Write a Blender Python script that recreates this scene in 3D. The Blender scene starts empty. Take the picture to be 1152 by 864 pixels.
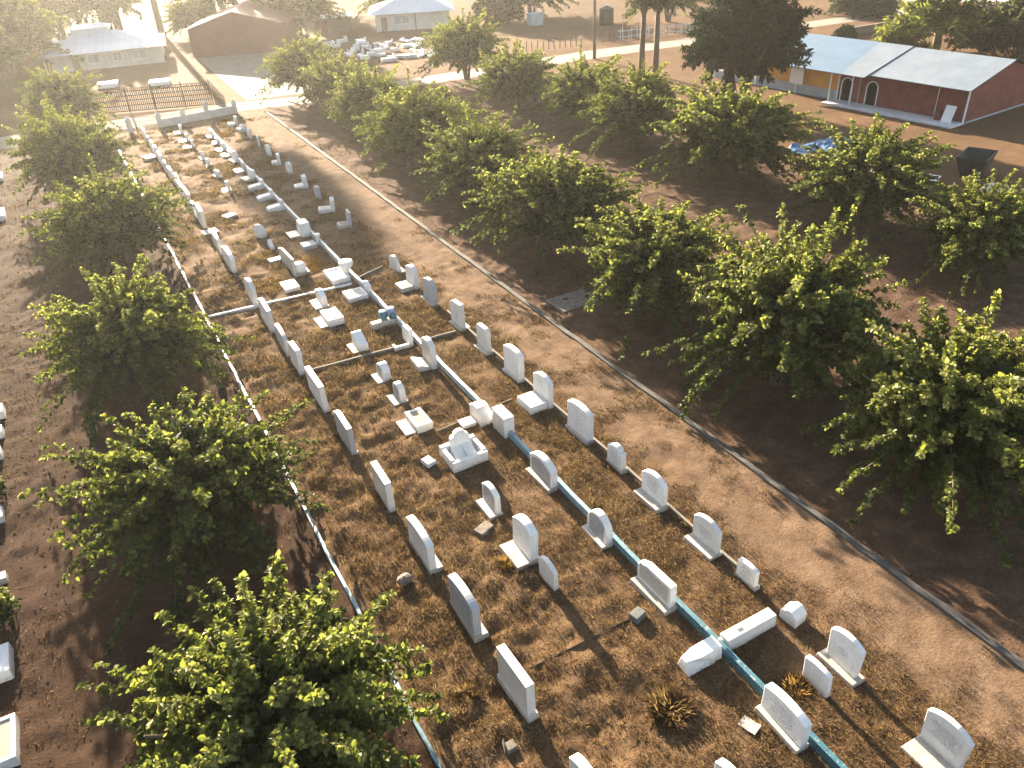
import bpy, math, random
import numpy as np
from math import radians, sin, cos, pi, atan2
from mathutils import Matrix, Vector

random.seed(11)
S = bpy.context.scene
COL = S.collection

# ------------------------------------------------------------------ helpers
def link(o, parent=None):
    COL.objects.link(o)
    if parent is not None:
        o.parent = parent
    return o

def tag(o, label=None, cat=None, group=None, kind=None):
    for k, v in (('label', label), ('category', cat), ('group', group), ('kind', kind)):
        if v:
            o[k] = v
    return o

def empty(name, loc, label, cat, group=None, rz=0.0, tilt=(0, 0)):
    o = bpy.data.objects.new(name, None)
    o.empty_display_size = 0.3
    o.location = loc
    o.rotation_euler = (tilt[0], tilt[1], rz)
    link(o)
    return tag(o, label, cat, group)

def raw_mesh(name, V, Fc, mats, fmat=None, attr=None, smooth=False):
    me = bpy.data.meshes.new(name)
    me.from_pydata([tuple(v) for v in V], [], [tuple(f) for f in Fc])
    for m in (mats if isinstance(mats, (list, tuple)) else [mats]):
        me.materials.append(m)
    if fmat is not None:
        me.polygons.foreach_set('material_index', np.asarray(fmat, np.int32))
    if smooth:
        me.polygons.foreach_set('use_smooth', np.ones(len(me.polygons), bool))
    if attr is not None:
        a = me.attributes.new('tint', 'FLOAT', 'FACE')
        a.data.foreach_set('value', np.asarray(attr, np.float32))
    me.update()
    return me

def fast_quads(name, V, nper, Fidx, mat, attr):
    """V (N,nper,3); Fidx faces inside one element; attr per element"""
    N = V.shape[0]
    F = np.asarray(Fidx, np.int32)
    fv = F.shape[1]
    allF = (F[None] + (np.arange(N, dtype=np.int32) * nper)[:, None, None]).reshape(-1, fv)
    me = bpy.data.meshes.new(name)
    me.vertices.add(N * nper)
    me.vertices.foreach_set('co', V.reshape(-1).astype(np.float32))
    me.loops.add(allF.size)
    me.loops.foreach_set('vertex_index', allF.reshape(-1))
    me.polygons.add(len(allF))
    me.polygons.foreach_set('loop_start', np.arange(len(allF), dtype=np.int32) * fv)
    me.polygons.foreach_set('loop_total', np.full(len(allF), fv, np.int32))
    a = me.attributes.new('tint', 'FLOAT', 'FACE')
    a.data.foreach_set('value', np.repeat(attr, len(F)).astype(np.float32))
    me.materials.append(mat)
    me.update(calc_edges=True)
    me.validate()
    return me

class MB:
    def __init__(s):
        s.V = []; s.F = []; s.M = []
    def add(s, V, F, m=0):
        b = len(s.V)
        s.V += [tuple(v) for v in V]
        s.F += [tuple(i + b for i in f) for f in F]
        s.M += [m] * len(F)
        return s
    def box(s, x0, x1, y0, y1, z0, z1, m=0, taper=0.0):
        t = taper
        V = [(x0, y0, z0), (x1, y0, z0), (x1, y1, z0), (x0, y1, z0),
             (x0 + t, y0 + t, z1), (x1 - t, y0 + t, z1), (x1 - t, y1 - t, z1), (x0 + t, y1 - t, z1)]
        F = [(3, 2, 1, 0), (4, 5, 6, 7), (0, 1, 5, 4), (1, 2, 6, 5), (2, 3, 7, 6), (3, 0, 4, 7)]
        return s.add(V, F, m)
    def extr(s, prof, a0, a1, axis='x', m=0):
        """closed profile extruded along axis; prof in the two other axes (CCW)"""
        n = len(prof)
        def P(a, p):
            return (a, p[0], p[1]) if axis == 'x' else ((p[0], a, p[1]) if axis == 'y' else (p[0], p[1], a))
        V = [P(a0, p) for p in prof] + [P(a1, p) for p in prof]
        F = [tuple(range(n)), tuple(range(2 * n - 1, n - 1, -1))]
        F += [(i, n + i, n + (i + 1) % n, (i + 1) % n) for i in range(n)]
        return s.add(V, F, m)
    def tube(s, pts, rad, n=8, m=0, cap=True):
        pts = [Vector(p) for p in pts]
        if not isinstance(rad, (list, tuple)):
            rad = [rad] * len(pts)
        V = []; F = []
        for i, p in enumerate(pts):
            d = (pts[min(i + 1, len(pts) - 1)] - pts[max(i - 1, 0)]).normalized()
            u = d.cross(Vector((0.13, 0.31, 1)) if abs(d.z) < .95 else Vector((1, 0.1, 0))).normalized()
            w = d.cross(u)
            for k in range(n):
                a = 2 * pi * k / n
                V.append(p + (u * cos(a) + w * sin(a)) * rad[i])
        for i in range(len(pts) - 1):
            for k in range(n):
                F.append((i * n + k, i * n + (k + 1) % n, (i + 1) * n + (k + 1) % n, (i + 1) * n + k))
        if cap:
            F.append(tuple(range(n - 1, -1, -1)))
            F.append(tuple((len(pts) - 1) * n + k for k in range(n)))
        return s.add(V, F, m)
    def lathe(s, prof, c=(0, 0, 0), n=20, m=0):
        V = []; F = []
        for r, z in prof:
            for k in range(n):
                a = 2 * pi * k / n
                V.append((c[0] + r * cos(a), c[1] + r * sin(a), c[2] + z))
        for i in range(len(prof) - 1):
            for k in range(n):
                F.append((i * n + k, i * n + (k + 1) % n, (i + 1) * n + (k + 1) % n, (i + 1) * n + k))
        F.append(tuple(range(n - 1, -1, -1)))
        F.append(tuple((len(prof) - 1) * n + k for k in range(n)))
        return s.add(V, F, m)
    def build(s, name, mats, parent=None, bevel=0.0, smooth=False, loc=None):
        me = raw_mesh(name, s.V, s.F, mats, s.M, None, smooth)
        o = bpy.data.objects.new(name, me)
        link(o, parent)
        if loc is not None:
            o.location = loc
        if bevel > 0:
            b = o.modifiers.new('bevel', 'BEVEL')
            b.width = bevel; b.segments = 2; b.limit_method = 'ANGLE'; b.angle_limit = radians(35)
        return o

# value noise -------------------------------------------------------------
_rs = np.random.RandomState(5)
_lat = _rs.rand(256, 256)
def vnoise(x, y):
    xi = np.floor(x).astype(int); yi = np.floor(y).astype(int)
    fx = x - xi; fy = y - yi
    fx = fx * fx * (3 - 2 * fx); fy = fy * fy * (3 - 2 * fy)
    a = _lat[xi & 255, yi & 255]; b = _lat[(xi + 1) & 255, yi & 255]
    c = _lat[xi & 255, (yi + 1) & 255]; d = _lat[(xi + 1) & 255, (yi + 1) & 255]
    return (a * (1 - fx) + b * fx) * (1 - fy) + (c * (1 - fx) + d * fx) * fy
def sstep(a, b, x):
    t = np.clip((x - a) / (b - a), 0, 1)
    return t * t * (3 - 2 * t)
def bumps(x, y):
    m = sstep(-12, -9, x) * (1 - sstep(44, 50, x)) * (1 - sstep(78, 83, y))
    rough = 0.45 + 0.75 * vnoise(x * .25 + 9, y * .25) + 0.55 * (1 - sstep(8, 10, x)) * sstep(3, 4, x)
    rough = rough * (1 - .6 * sstep(14.4, 15.2, x) * (1 - sstep(17.4, 18.2, x)))
    h = (vnoise(x * .9, y * .9) - .5) * .08 + (vnoise(x * 2.2 + 31, y * 2.2) - .5) * .10 + (vnoise(x * 4.7, y * 4.7 + 17) - .5) * .06
    return h * rough * m - .015 * m
def bump1(x, y):
    return float(bumps(np.array([float(x)]), np.array([float(y)]))[0])

# ------------------------------------------------------------------ materials
def new_mat(name):
    m = bpy.data.materials.new(name)
    m.use_nodes = True
    nt = m.node_tree
    b = nt.nodes['Principled BSDF']
    return m, nt, b
def N(nt, t, **k):
    n = nt.nodes.new(t)
    for a, v in k.items():
        if a in n.inputs.keys():
            n.inputs[a].default_value = v
        else:
            setattr(n, a, v)
    return n
def ramp(nt, stops):
    r = nt.nodes.new('ShaderNodeValToRGB')
    e = r.color_ramp.elements
    while len(e) < len(stops):
        e.new(0.5)
    for el, (p, c) in zip(e, stops):
        el.position = p; el.color = (c[0], c[1], c[2], 1)
    return r
def mixc(nt, fac, a, b, mode='MIX'):
    n = nt.nodes.new('ShaderNodeMix'); n.data_type = 'RGBA'; n.blend_type = mode
    L = nt.links
    for s, v in ((0, fac), (6, a), (7, b)):
        if hasattr(v, 'node'):
            L.new(v, n.inputs[s])
        else:
            n.inputs[s].default_value = v if s == 0 else (v[0], v[1], v[2], 1)
    return n.outputs[2]
def math_n(nt, op, a, b=None, c=None):
    n = nt.nodes.new('ShaderNodeMath'); n.operation = op
    for i, v in enumerate((a, b, c)):
        if v is None: continue
        if hasattr(v, 'node'): nt.links.new(v, n.inputs[i])
        else: n.inputs[i].default_value = v
    return n.outputs[0]
def maprange(nt, v, a, b, c=0.0, d=1.0):
    n = nt.nodes.new('ShaderNodeMapRange'); n.interpolation_type = 'SMOOTHSTEP'
    nt.links.new(v, n.inputs[0])
    for i, x in enumerate((a, b, c, d)):
        n.inputs[1 + i].default_value = x
    return n.outputs[0]
def noise(nt, scale, vec=None, detail=4, rough=.6):
    n = nt.nodes.new('ShaderNodeTexNoise')
    n.inputs['Scale'].default_value = scale; n.inputs['Detail'].default_value = detail
    n.inputs['Roughness'].default_value = rough
    if vec is not None: nt.links.new(vec, n.inputs['Vector'])
    return n.outputs['Fac']
def bump(nt, bsdf, h, strength, dist):
    n = nt.nodes.new('ShaderNodeBump')
    n.inputs['Strength'].default_value = strength; n.inputs['Distance'].default_value = dist
    nt.links.new(h, n.inputs['Height']); nt.links.new(n.outputs[0], bsdf.inputs['Normal'])

def plain(name, c1, c2, scale=6, rough=.8, bstr=.25, bdist=.01, metallic=0, objrand=0.0, spec=.3):
    m, nt, b = new_mat(name)
    geo = nt.nodes.new('ShaderNodeNewGeometry').outputs['Position']
    n1 = noise(nt, scale, geo, 6, .65)
    r = ramp(nt, [(.3, c1), (.7, c2)])
    nt.links.new(n1, r.inputs[0])
    col = r.outputs[0]
    if objrand > 0:
        oi = nt.nodes.new('ShaderNodeObjectInfo').outputs['Random']
        f = maprange(nt, oi, 0, 1, 1 - objrand, 1.0)
        cc = nt.nodes.new('ShaderNodeCombineColor')
        for i in range(3): nt.links.new(f, cc.inputs[i])
        col = mixc(nt, 1.0, col, cc.outputs[0], 'MULTIPLY')
    nt.links.new(col, b.inputs['Base Color'])
    b.inputs['Roughness'].default_value = rough
    b.inputs['Metallic'].default_value = metallic
    b.inputs['Specular IOR Level'].default_value = spec
    if bstr > 0:
        bump(nt, b, noise(nt, scale * 5, geo, 4, .6), bstr, bdist)
    return m

def marble_mat(name, base, stain, amount, objrand=.24):
    m, nt, b = new_mat(name)
    tc = nt.nodes.new('ShaderNodeTexCoord').outputs['Object']
    geo = nt.nodes.new('ShaderNodeNewGeometry').outputs['Position']
    n1 = noise(nt, 1.7, geo, 6, .7)
    n2 = noise(nt, 9, geo, 5, .7)
    v = ramp(nt, [(.35, [x * .86 for x in base]), (.65, base)])
    nt.links.new(n1, v.inputs[0])
    # splash dirt in the lowest hand's breadth and streaks of weathering
    sep = nt.nodes.new('ShaderNodeSeparateXYZ'); nt.links.new(geo, sep.inputs[0])
    low = maprange(nt, sep.outputs[2], .02, .28, 1, 0)
    low = math_n(nt, 'MULTIPLY', low, maprange(nt, n2, .3, .7, .2, 1))
    spots = math_n(nt, 'MULTIPLY', maprange(nt, n2, .55, .75), maprange(nt, n1, .4, .65))
    mp = nt.nodes.new('ShaderNodeMapping'); mp.inputs['Scale'].default_value = (9, 9, .8)
    nt.links.new(geo, mp.inputs[0])
    streak = math_n(nt, 'MULTIPLY', maprange(nt, noise(nt, 1.6, mp.outputs[0], 5, .7), .50, .72), .42)
    spots = math_n(nt, 'MAXIMUM', spots, streak)
    st = math_n(nt, 'MULTIPLY', math_n(nt, 'MAXIMUM', math_n(nt, 'MULTIPLY', low, .8), spots), amount)
    col = mixc(nt, st, v.outputs[0], stain)
    oi = nt.nodes.new('ShaderNodeObjectInfo').outputs['Random']
    f = maprange(nt, oi, 0, 1, 1 - objrand, 1.0)
    cc = nt.nodes.new('ShaderNodeCombineColor')
    for i in range(3): nt.links.new(f, cc.inputs[i])
    col = mixc(nt, 1.0, col, cc.outputs[0], 'MULTIPLY')
    nt.links.new(col, b.inputs['Base Color'])
    b.inputs['Roughness'].default_value = .55
    b.inputs['Specular IOR Level'].default_value = .35
    bump(nt, b, n2, .25, .012)
    return m

M = {}
M['marble'] = marble_mat('white_marble', (.80, .80, .79), (.32, .275, .22), .75)
M['marble_grey'] = marble_mat('grey_marble', (.40, .42, .45), (.2, .17, .14), .7)
M['plinth'] = marble_mat('weathered_plinth', (.54, .52, .48), (.24, .19, .14), .9)
M['panel'] = plain('dark_panel', (.22, .24, .26), (.33, .35, .38), 14, .5)
M['panel_earth'] = plain('panel_earth', (.22, .20, .16), (.35, .32, .26), 12, .9)
M['ink'] = plain('inscription_ink', (.20, .22, .26), (.32, .34, .38), 20, .7, 0)
M['ink_light'] = plain('inscription_light', (.55, .57, .6), (.7, .7, .72), 20, .7, 0)
M['concrete'] = plain('kerb_concrete', (.045, .044, .042), (.095, .092, .086), 2.2, .9, .4, .01)
M['path'] = plain('path_concrete', (.14, .125, .105), (.21, .19, .16), .8, .9, .3, .01)
M['pale'] = plain('pale_concrete', (.47, .48, .48), (.64, .65, .65), 2.5, .8, .3, .008)
M['rock'] = plain('rubble', (.08, .07, .06), (.24, .21, .18), 7, .9, .6, .02)
M['rock_grey'] = plain('grey_block', (.08, .09, .09), (.14, .15, .15), 9, .85, .4, .01)
M['iron'] = plain('rusty_iron', (.014, .013, .012), (.032, .028, .025), 20, .8)
M['wood'] = plain('weathered_wood', (.14, .10, .07), (.25, .19, .13), 9, .85)
M['bark'] = plain('bark', (.07, .05, .035), (.15, .115, .085), 12, .95, .7, .02)
M['brick'] = None
M['dark'] = plain('dark_inside', (.012, .010, .009), (.02, .017, .015), 5, .95, 0)  # darkness of the unlit interior put into the colour
M['white_paint'] = plain('white_paint', (.68, .68, .67), (.80, .80, .79), 3, .6, .1, .005)
M['white_wall'] = plain('whitewash', (.46, .44, .41), (.60, .57, .53), 1.2, .85, .2, .01)
M['yellow'] = plain('ochre_plaster', (.50, .26, .06), (.62, .34, .09), .9, .85, .2, .01)
M['blue_band'] = plain('blue_grey_plaster', (.30, .35, .40), (.42, .46, .50), 1.0, .85, .2, .01)
M['maroon'] = plain('maroon_sheet', (.10, .034, .028), (.14, .05, .042), .7, .8, .15, .01)
M['tarp'] = plain('blue_tarp', (.03, .10, .24), (.05, .15, .31), 1.5, .45, .3, .03)
M['skip'] = plain('skip_steel', (.035, .035, .03), (.075, .07, .06), 4, .75)
M['soil'] = plain('dug_soil', (.05, .033, .022), (.11, .07, .045), 5, .95, .8, .03)

def teal_mat():
    m, nt, b = new_mat('teal_paint')
    geo = nt.nodes.new('ShaderNodeNewGeometry').outputs['Position']
    sep = nt.nodes.new('ShaderNodeSeparateXYZ'); nt.links.new(geo, sep.inputs[0])
    n1 = noise(nt, 3, geo, 6, .7)
    a = ramp(nt, [(.3, (.022, .085, .115)), (.7, (.042, .145, .19))]); nt.links.new(n1, a.inputs[0])
    w = ramp(nt, [(.3, (.32, .37, .40)), (.7, (.50, .54, .56))]); nt.links.new(n1, w.inputs[0])
    # teal near; lit tops and haze glare put into the paler colours farther up
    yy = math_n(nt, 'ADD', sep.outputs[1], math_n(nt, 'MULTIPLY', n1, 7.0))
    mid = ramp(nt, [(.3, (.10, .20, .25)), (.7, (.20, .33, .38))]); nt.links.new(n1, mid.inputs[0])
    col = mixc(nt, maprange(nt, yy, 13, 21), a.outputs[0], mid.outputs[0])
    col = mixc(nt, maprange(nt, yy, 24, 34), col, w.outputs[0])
    jt = math_n(nt, 'LESS_THAN', math_n(nt, 'FRACT', math_n(nt, 'MULTIPLY', sep.outputs[1], .46)), .014)
    col = mixc(nt, math_n(nt, 'MULTIPLY', jt, .7), col, (.03, .035, .035))
    chips = maprange(nt, noise(nt, 8, geo, 5, .75), .58, .64)
    col = mixc(nt, math_n(nt, 'MULTIPLY', chips, .7), col, (.42, .42, .40))
    nt.links.new(col, b.inputs['Base Color']); b.inputs['Roughness'].default_value = .5
    bump(nt, b, n1, .3, .01)
    return m
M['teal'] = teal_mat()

def brick_mat(name, c1, c2, mort, axis):
    m, nt, b = new_mat(name)
    tc = nt.nodes.new('ShaderNodeTexCoord').outputs['Object']
    sep = nt.nodes.new('ShaderNodeSeparateXYZ'); nt.links.new(tc, sep.inputs[0])
    comb = nt.nodes.new('ShaderNodeCombineXYZ')
    u = math_n(nt, 'ADD', sep.outputs[0], sep.outputs[1])
    nt.links.new(u, comb.inputs[0]); nt.links.new(sep.outputs[2], comb.inputs[1])
    br = nt.nodes.new('ShaderNodeTexBrick')
    nt.links.new(comb.outputs[0], br.inputs['Vector'])
    br.inputs['Color1'].default_value = (*c1, 1); br.inputs['Color2'].default_value = (*c2, 1)
    br.inputs['Mortar'].default_value = (*mort, 1)
    br.inputs['Scale'].default_value = 2.6; br.inputs['Mortar Size'].default_value = .012
    n1 = noise(nt, 1.1, tc, 5, .7)
    d = ramp(nt, [(.3, (.55, .55, .55)), (.7, (1.1, 1.1, 1.1))]); nt.links.new(n1, d.inputs[0])
    col = mixc(nt, 1.0, br.outputs[0], d.outputs[0], 'MULTIPLY')
    nt.links.new(col, b.inputs['Base Color']); b.inputs['Roughness'].default_value = .9
    return m
M['brick'] = brick_mat('red_brick', (.20, .052, .038), (.26, .068, .048), (.13, .05, .04), 'y')

def roof_mat(name, c1, c2, period=.22, axis=1, bstr=.5):
    m, nt, b = new_mat(name)
    tc = nt.nodes.new('ShaderNodeTexCoord').outputs['Object']
    geo = nt.nodes.new('ShaderNodeNewGeometry').outputs['Position']
    sep = nt.nodes.new('ShaderNodeSeparateXYZ'); nt.links.new(tc, sep.inputs[0])
    wv = math_n(nt, 'SINE', math_n(nt, 'MULTIPLY', sep.outputs[axis], 2 * pi / period))
    n1 = noise(nt, .5, tc, 6, .7)
    r = ramp(nt, [(.3, c1), (.7, c2)]); nt.links.new(n1, r.inputs[0])
    # sheet joints across the slope
    j = math_n(nt, 'FRACT', math_n(nt, 'MULTIPLY', sep.outputs[1 - axis], .55))
    jf = math_n(nt, 'LESS_THAN', j, .035)
    j2 = math_n(nt, 'FRACT', math_n(nt, 'MULTIPLY', sep.outputs[axis], 1.1))
    jf = math_n(nt, 'MAXIMUM', jf, math_n(nt, 'LESS_THAN', j2, .05))
    col = mixc(nt, math_n(nt, 'MULTIPLY', jf, .28), r.outputs[0], (.15, .16, .17))
    nt.links.new(col, b.inputs['Base Color'])
    b.inputs['Roughness'].default_value = .6; b.inputs['Specular IOR Level'].default_value = .2
    bump(nt, b, wv, bstr, .02)
    return m
M['roof_pale'] = roof_mat('pale_roof_sheet', (.135, .175, .22), (.20, .245, .295))
M['roof_blue'] = roof_mat('blue_roof_sheet', (.085, .15, .235), (.125, .20, .29))
M['roof_white'] = roof_mat('white_roof_sheet', (.42, .49, .57), (.52, .59, .66), .3, 0, .3)

def leaf_mat(name, stops, trans=.52, gloss=.010, sat=1.0):
    m = bpy.data.materials.new(name); m.use_nodes = True
    nt = m.node_tree; nt.nodes.clear()
    out = nt.nodes.new('ShaderNodeOutputMaterial')
    at = nt.nodes.new('ShaderNodeAttribute'); at.attribute_name = 'tint'
    geo = nt.nodes.new('ShaderNodeNewGeometry').outputs['Position']
    oi = nt.nodes.new('ShaderNodeObjectInfo').outputs['Random']
    n1 = noise(nt, 1.3, geo, 3, .6)
    t = math_n(nt, 'ADD', at.outputs['Fac'], math_n(nt, 'MULTIPLY', math_n(nt, 'SUBTRACT', n1, .5), .45))
    t = math_n(nt, 'ADD', t, math_n(nt, 'MULTIPLY', math_n(nt, 'SUBTRACT', oi, .5), .12))
    r = ramp(nt, stops); nt.links.new(t, r.inputs[0])
    d = nt.nodes.new('ShaderNodeBsdfDiffuse'); nt.links.new(r.outputs[0], d.inputs[0])
    tr = nt.nodes.new('ShaderNodeBsdfTranslucent')
    warm = mixc(nt, 1.0, r.outputs[0], (1.25, 1.32, .80), 'MULTIPLY'); nt.links.new(warm, tr.inputs[0])
    g = nt.nodes.new('ShaderNodeBsdfGlossy'); g.inputs['Roughness'].default_value = .42
    g.inputs[0].default_value = (.9, .92, .95, 1)
    m1 = nt.nodes.new('ShaderNodeMixShader'); m1.inputs[0].default_value = trans
    nt.links.new(d.outputs[0], m1.inputs[1]); nt.links.new(tr.outputs[0], m1.inputs[2])
    m2 = nt.nodes.new('ShaderNodeMixShader'); m2.inputs[0].default_value = gloss
    nt.links.new(m1.outputs[0], m2.inputs[1]); nt.links.new(g.outputs[0], m2.inputs[2])
    nt.links.new(m2.outputs[0], out.inputs[0])
    return m
M['leaf'] = leaf_mat('fresh_leaves', [(.05, (.018, .029, .010)), (.28, (.070, .086, .021)), (.54, (.168, .184, .048)), (1.0, (.30, .295, .115))])
M['leaf_dark'] = leaf_mat('dark_leaves', [(.05, (.007, .014, .006)), (.5, (.016, .030, .010)), (.85, (.042, .062, .017)), (1.0, (.09, .10, .033))], .25)
M['leaf_olive'] = leaf_mat('olive_leaves', [(.05, (.035, .045, .022)), (.5, (.075, .085, .036)), (1.0, (.15, .15, .06))], .35)
M['straw'] = leaf_mat('dry_straw', [(.0, (.04, .025, .015)), (.4, (.125, .080, .045)), (.72, (.20, .135, .076)), (1.0, (.31, .225, .135))], .42, .0)
M['rust_grass'] = leaf_mat('rusty_grass', [(.0, (.07, .04, .014)), (.5, (.17, .10, .032)), (1.0, (.30, .19, .07))], .35, .0)
M['litter'] = leaf_mat('leaf_litter', [(.0, (.035, .023, .015)), (.5, (.07, .046, .03)), (1.0, (.15, .10, .06))], .1, .0)

def ground_mat():
    m, nt, b = new_mat('ground_soil')
    geo = nt.nodes.new('ShaderNodeNewGeometry').outputs['Position']
    sep = nt.nodes.new('ShaderNodeSeparateXYZ'); nt.links.new(geo, sep.inputs[0])
    X, Y = sep.outputs[0], sep.outputs[1]
    nbig = noise(nt, .16, geo, 4, .6)
    nmid = noise(nt, 1.3, geo, 6, .7)
    nfin = noise(nt, 11, geo, 6, .75)
    nxf = noise(nt, 38, geo, 4, .7)
    wob = math_n(nt, 'MULTIPLY', math_n(nt, 'SUBTRACT', noise(nt, .5, geo, 3, .6), .5), 2.6)
    Xw = math_n(nt, 'ADD', X, wob)
    thatch = ramp(nt, [(.32, (.020, .012, .008)), (.43, (.076, .046, .026)), (.54, (.135, .086, .048)), (.65, (.22, .150, .090)), (.75, (.34, .25, .165))])
    t = math_n(nt, 'ADD', math_n(nt, 'ADD', math_n(nt, 'MULTIPLY', nmid, .42), math_n(nt, 'MULTIPLY', nfin, .33)), math_n(nt, 'MULTIPLY', nxf, .25))
    nt.links.new(t, thatch.inputs[0])
    sand = ramp(nt, [(.34, (.075, .050, .035)), (.48, (.150, .101, .069)), (.6, (.215, .150, .106)), (.74, (.31, .23, .17))])
    t2 = math_n(nt, 'ADD', math_n(nt, 'MULTIPLY', nmid, .6), math_n(nt, 'MULTIPLY', nxf, .4))
    nt.links.new(t2, sand.inputs[0])
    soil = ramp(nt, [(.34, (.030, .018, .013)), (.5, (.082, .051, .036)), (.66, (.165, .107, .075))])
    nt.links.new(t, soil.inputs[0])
    # worn sandy walk beside the right kerb, bare earth under the trees, sandy field beyond
    walk = math_n(nt, 'MULTIPLY', maprange(nt, Xw, 14.2, 15.4), maprange(nt, Xw, 17.6, 18.4, 1, 0))
    patch = maprange(nt, nbig, .52, .62)
    walkf = math_n(nt, 'MAXIMUM', math_n(nt, 'MULTIPLY', walk, .62), math_n(nt, 'MAXIMUM', math_n(nt, 'MULTIPLY', patch, .22), math_n(nt, 'MULTIPLY', maprange(nt, Y, 28, 58), maprange(nt, noise(nt, .8, geo, 4, .65), .42, .60, .1, .75))))
    col = mixc(nt, walkf, thatch.outputs[0], sand.outputs[0])
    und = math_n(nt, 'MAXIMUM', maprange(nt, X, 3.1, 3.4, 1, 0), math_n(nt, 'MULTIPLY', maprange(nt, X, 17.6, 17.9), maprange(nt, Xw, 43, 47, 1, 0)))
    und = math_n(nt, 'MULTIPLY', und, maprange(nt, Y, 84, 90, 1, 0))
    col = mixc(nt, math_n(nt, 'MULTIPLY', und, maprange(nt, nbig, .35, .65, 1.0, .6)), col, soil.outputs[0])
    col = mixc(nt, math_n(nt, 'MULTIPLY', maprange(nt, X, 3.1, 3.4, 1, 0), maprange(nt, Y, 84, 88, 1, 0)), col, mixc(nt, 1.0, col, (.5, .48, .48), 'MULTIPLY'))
    ffield = ramp(nt, [(.3, (.075, .045, .026)), (.55, (.125, .077, .045)), (.75, (.18, .115, .07))])
    nt.links.new(math_n(nt, 'ADD', math_n(nt, 'MULTIPLY', nbig, .5), math_n(nt, 'MULTIPLY', nmid, .5)), ffield.inputs[0])
    far = math_n(nt, 'MAXIMUM', maprange(nt, Xw, 44, 49), maprange(nt, Y, 84, 90))
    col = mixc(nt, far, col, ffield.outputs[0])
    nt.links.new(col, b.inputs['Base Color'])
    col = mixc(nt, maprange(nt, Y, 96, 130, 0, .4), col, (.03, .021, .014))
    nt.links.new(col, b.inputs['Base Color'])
    b.inputs['Roughness'].default_value = .95; b.inputs['Specular IOR Level'].default_value = .03
    h = math_n(nt, 'ADD', math_n(nt, 'MULTIPLY', nfin, .7), math_n(nt, 'MULTIPLY', nxf, .3))
    bump(nt, b, h, .9, .06)
    return m
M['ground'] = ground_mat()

# ------------------------------------------------------------------ camera, light, sky, haze
CAMH = 18.0
yaw, pitch, roll = radians(27.635), radians(32.154), radians(-3.1416)
f = Vector((sin(yaw) * cos(pitch), cos(yaw) * cos(pitch), -sin(pitch)))
r = Vector((cos(yaw), -sin(yaw), 0)); u = r.cross(f)
r2 = r * cos(roll) + u * sin(roll); u2 = -r * sin(roll) + u * cos(roll)
cam = bpy.data.cameras.new('camera')
co = bpy.data.objects.new('camera', cam); link(co)
mw = Matrix(((r2.x, u2.x, -f.x, 0), (r2.y, u2.y, -f.y, 0), (r2.z, u2.z, -f.z, CAMH), (0, 0, 0, 1)))
co.matrix_world = mw
cam.sensor_width = 36; cam.lens = 36 * 888.73 / 1152
cam.clip_end = 4000; cam.clip_start = .1
S.camera = co

SUN_EL, SUN_AZ = radians(14.5), radians(2.8)      # azimuth from +Y towards +X
w = bpy.data.worlds.new('World'); S.world = w; w.use_nodes = True
nt = w.node_tree
bg = nt.nodes['Background']
sky = nt.nodes.new('ShaderNodeTexSky'); sky.sky_type = 'NISHITA'
sky.sun_disc = False; sky.sun_elevation = SUN_EL; sky.sun_rotation = SUN_AZ
sky.air_density = 1.0; sky.dust_density = 1.6
hs = nt.nodes.new('ShaderNodeHueSaturation'); hs.inputs['Saturation'].default_value = .75
nt.links.new(sky.outputs[0], hs.inputs['Color'])
wm_ = nt.nodes.new('ShaderNodeMix'); wm_.data_type = 'RGBA'; wm_.blend_type = 'MULTIPLY'; wm_.inputs[0].default_value = 1
wm_.inputs[7].default_value = (1.0, 1.0, 1.0, 1)
nt.links.new(hs.outputs[0], wm_.inputs[6]); nt.links.new(wm_.outputs[2], bg.inputs[0]); bg.inputs[1].default_value = .046
sl = bpy.data.lights.new('sun', 'SUN'); sl.energy = 5.0; sl.angle = radians(.6); sl.color = (1.0, .82, .60)
so = bpy.data.objects.new('sun', sl); link(so)
sd = Vector((sin(SUN_AZ) * cos(SUN_EL), cos(SUN_AZ) * cos(SUN_EL), sin(SUN_EL)))
so.rotation_euler = sd.to_track_quat('Z', 'Y').to_euler()
so.location = (0, 60, 40)

hz = MB().box(-420, 620, -60, 560, -.6, 34)
hm = bpy.data.materials.new('morning_haze'); hm.use_nodes = True
ht = hm.node_tree; ht.nodes.clear()
ho = ht.nodes.new('ShaderNodeOutputMaterial'); hv = ht.nodes.new('ShaderNodeVolumeScatter')
hv.inputs['Color'].default_value = (.96, .95, .90, 1); hv.inputs['Density'].default_value = .00021
hv.inputs['Anisotropy'].default_value = .62
ht.links.new(hv.outputs[0], ho.inputs['Volume'])
tag(hz.build('haze', hm), kind='structure')

S.view_settings.view_transform = 'Standard'; S.view_settings.look = 'None'
S.view_settings.exposure = 0; S.view_settings.gamma = 1
S.render.engine = 'CYCLES'
cy = S.cycles
cy.film_exposure = 8.4
cy.use_denoising = True
cy.max_bounces = 7; cy.diffuse_bounces = 3; cy.glossy_bounces = 2; cy.transmission_bounces = 4
cy.volume_bounces = 0; cy.transparent_max_bounces = 8
cy.sample_clamp_indirect = 6
cy.caustics_reflective = False; cy.caustics_refractive = False

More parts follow.
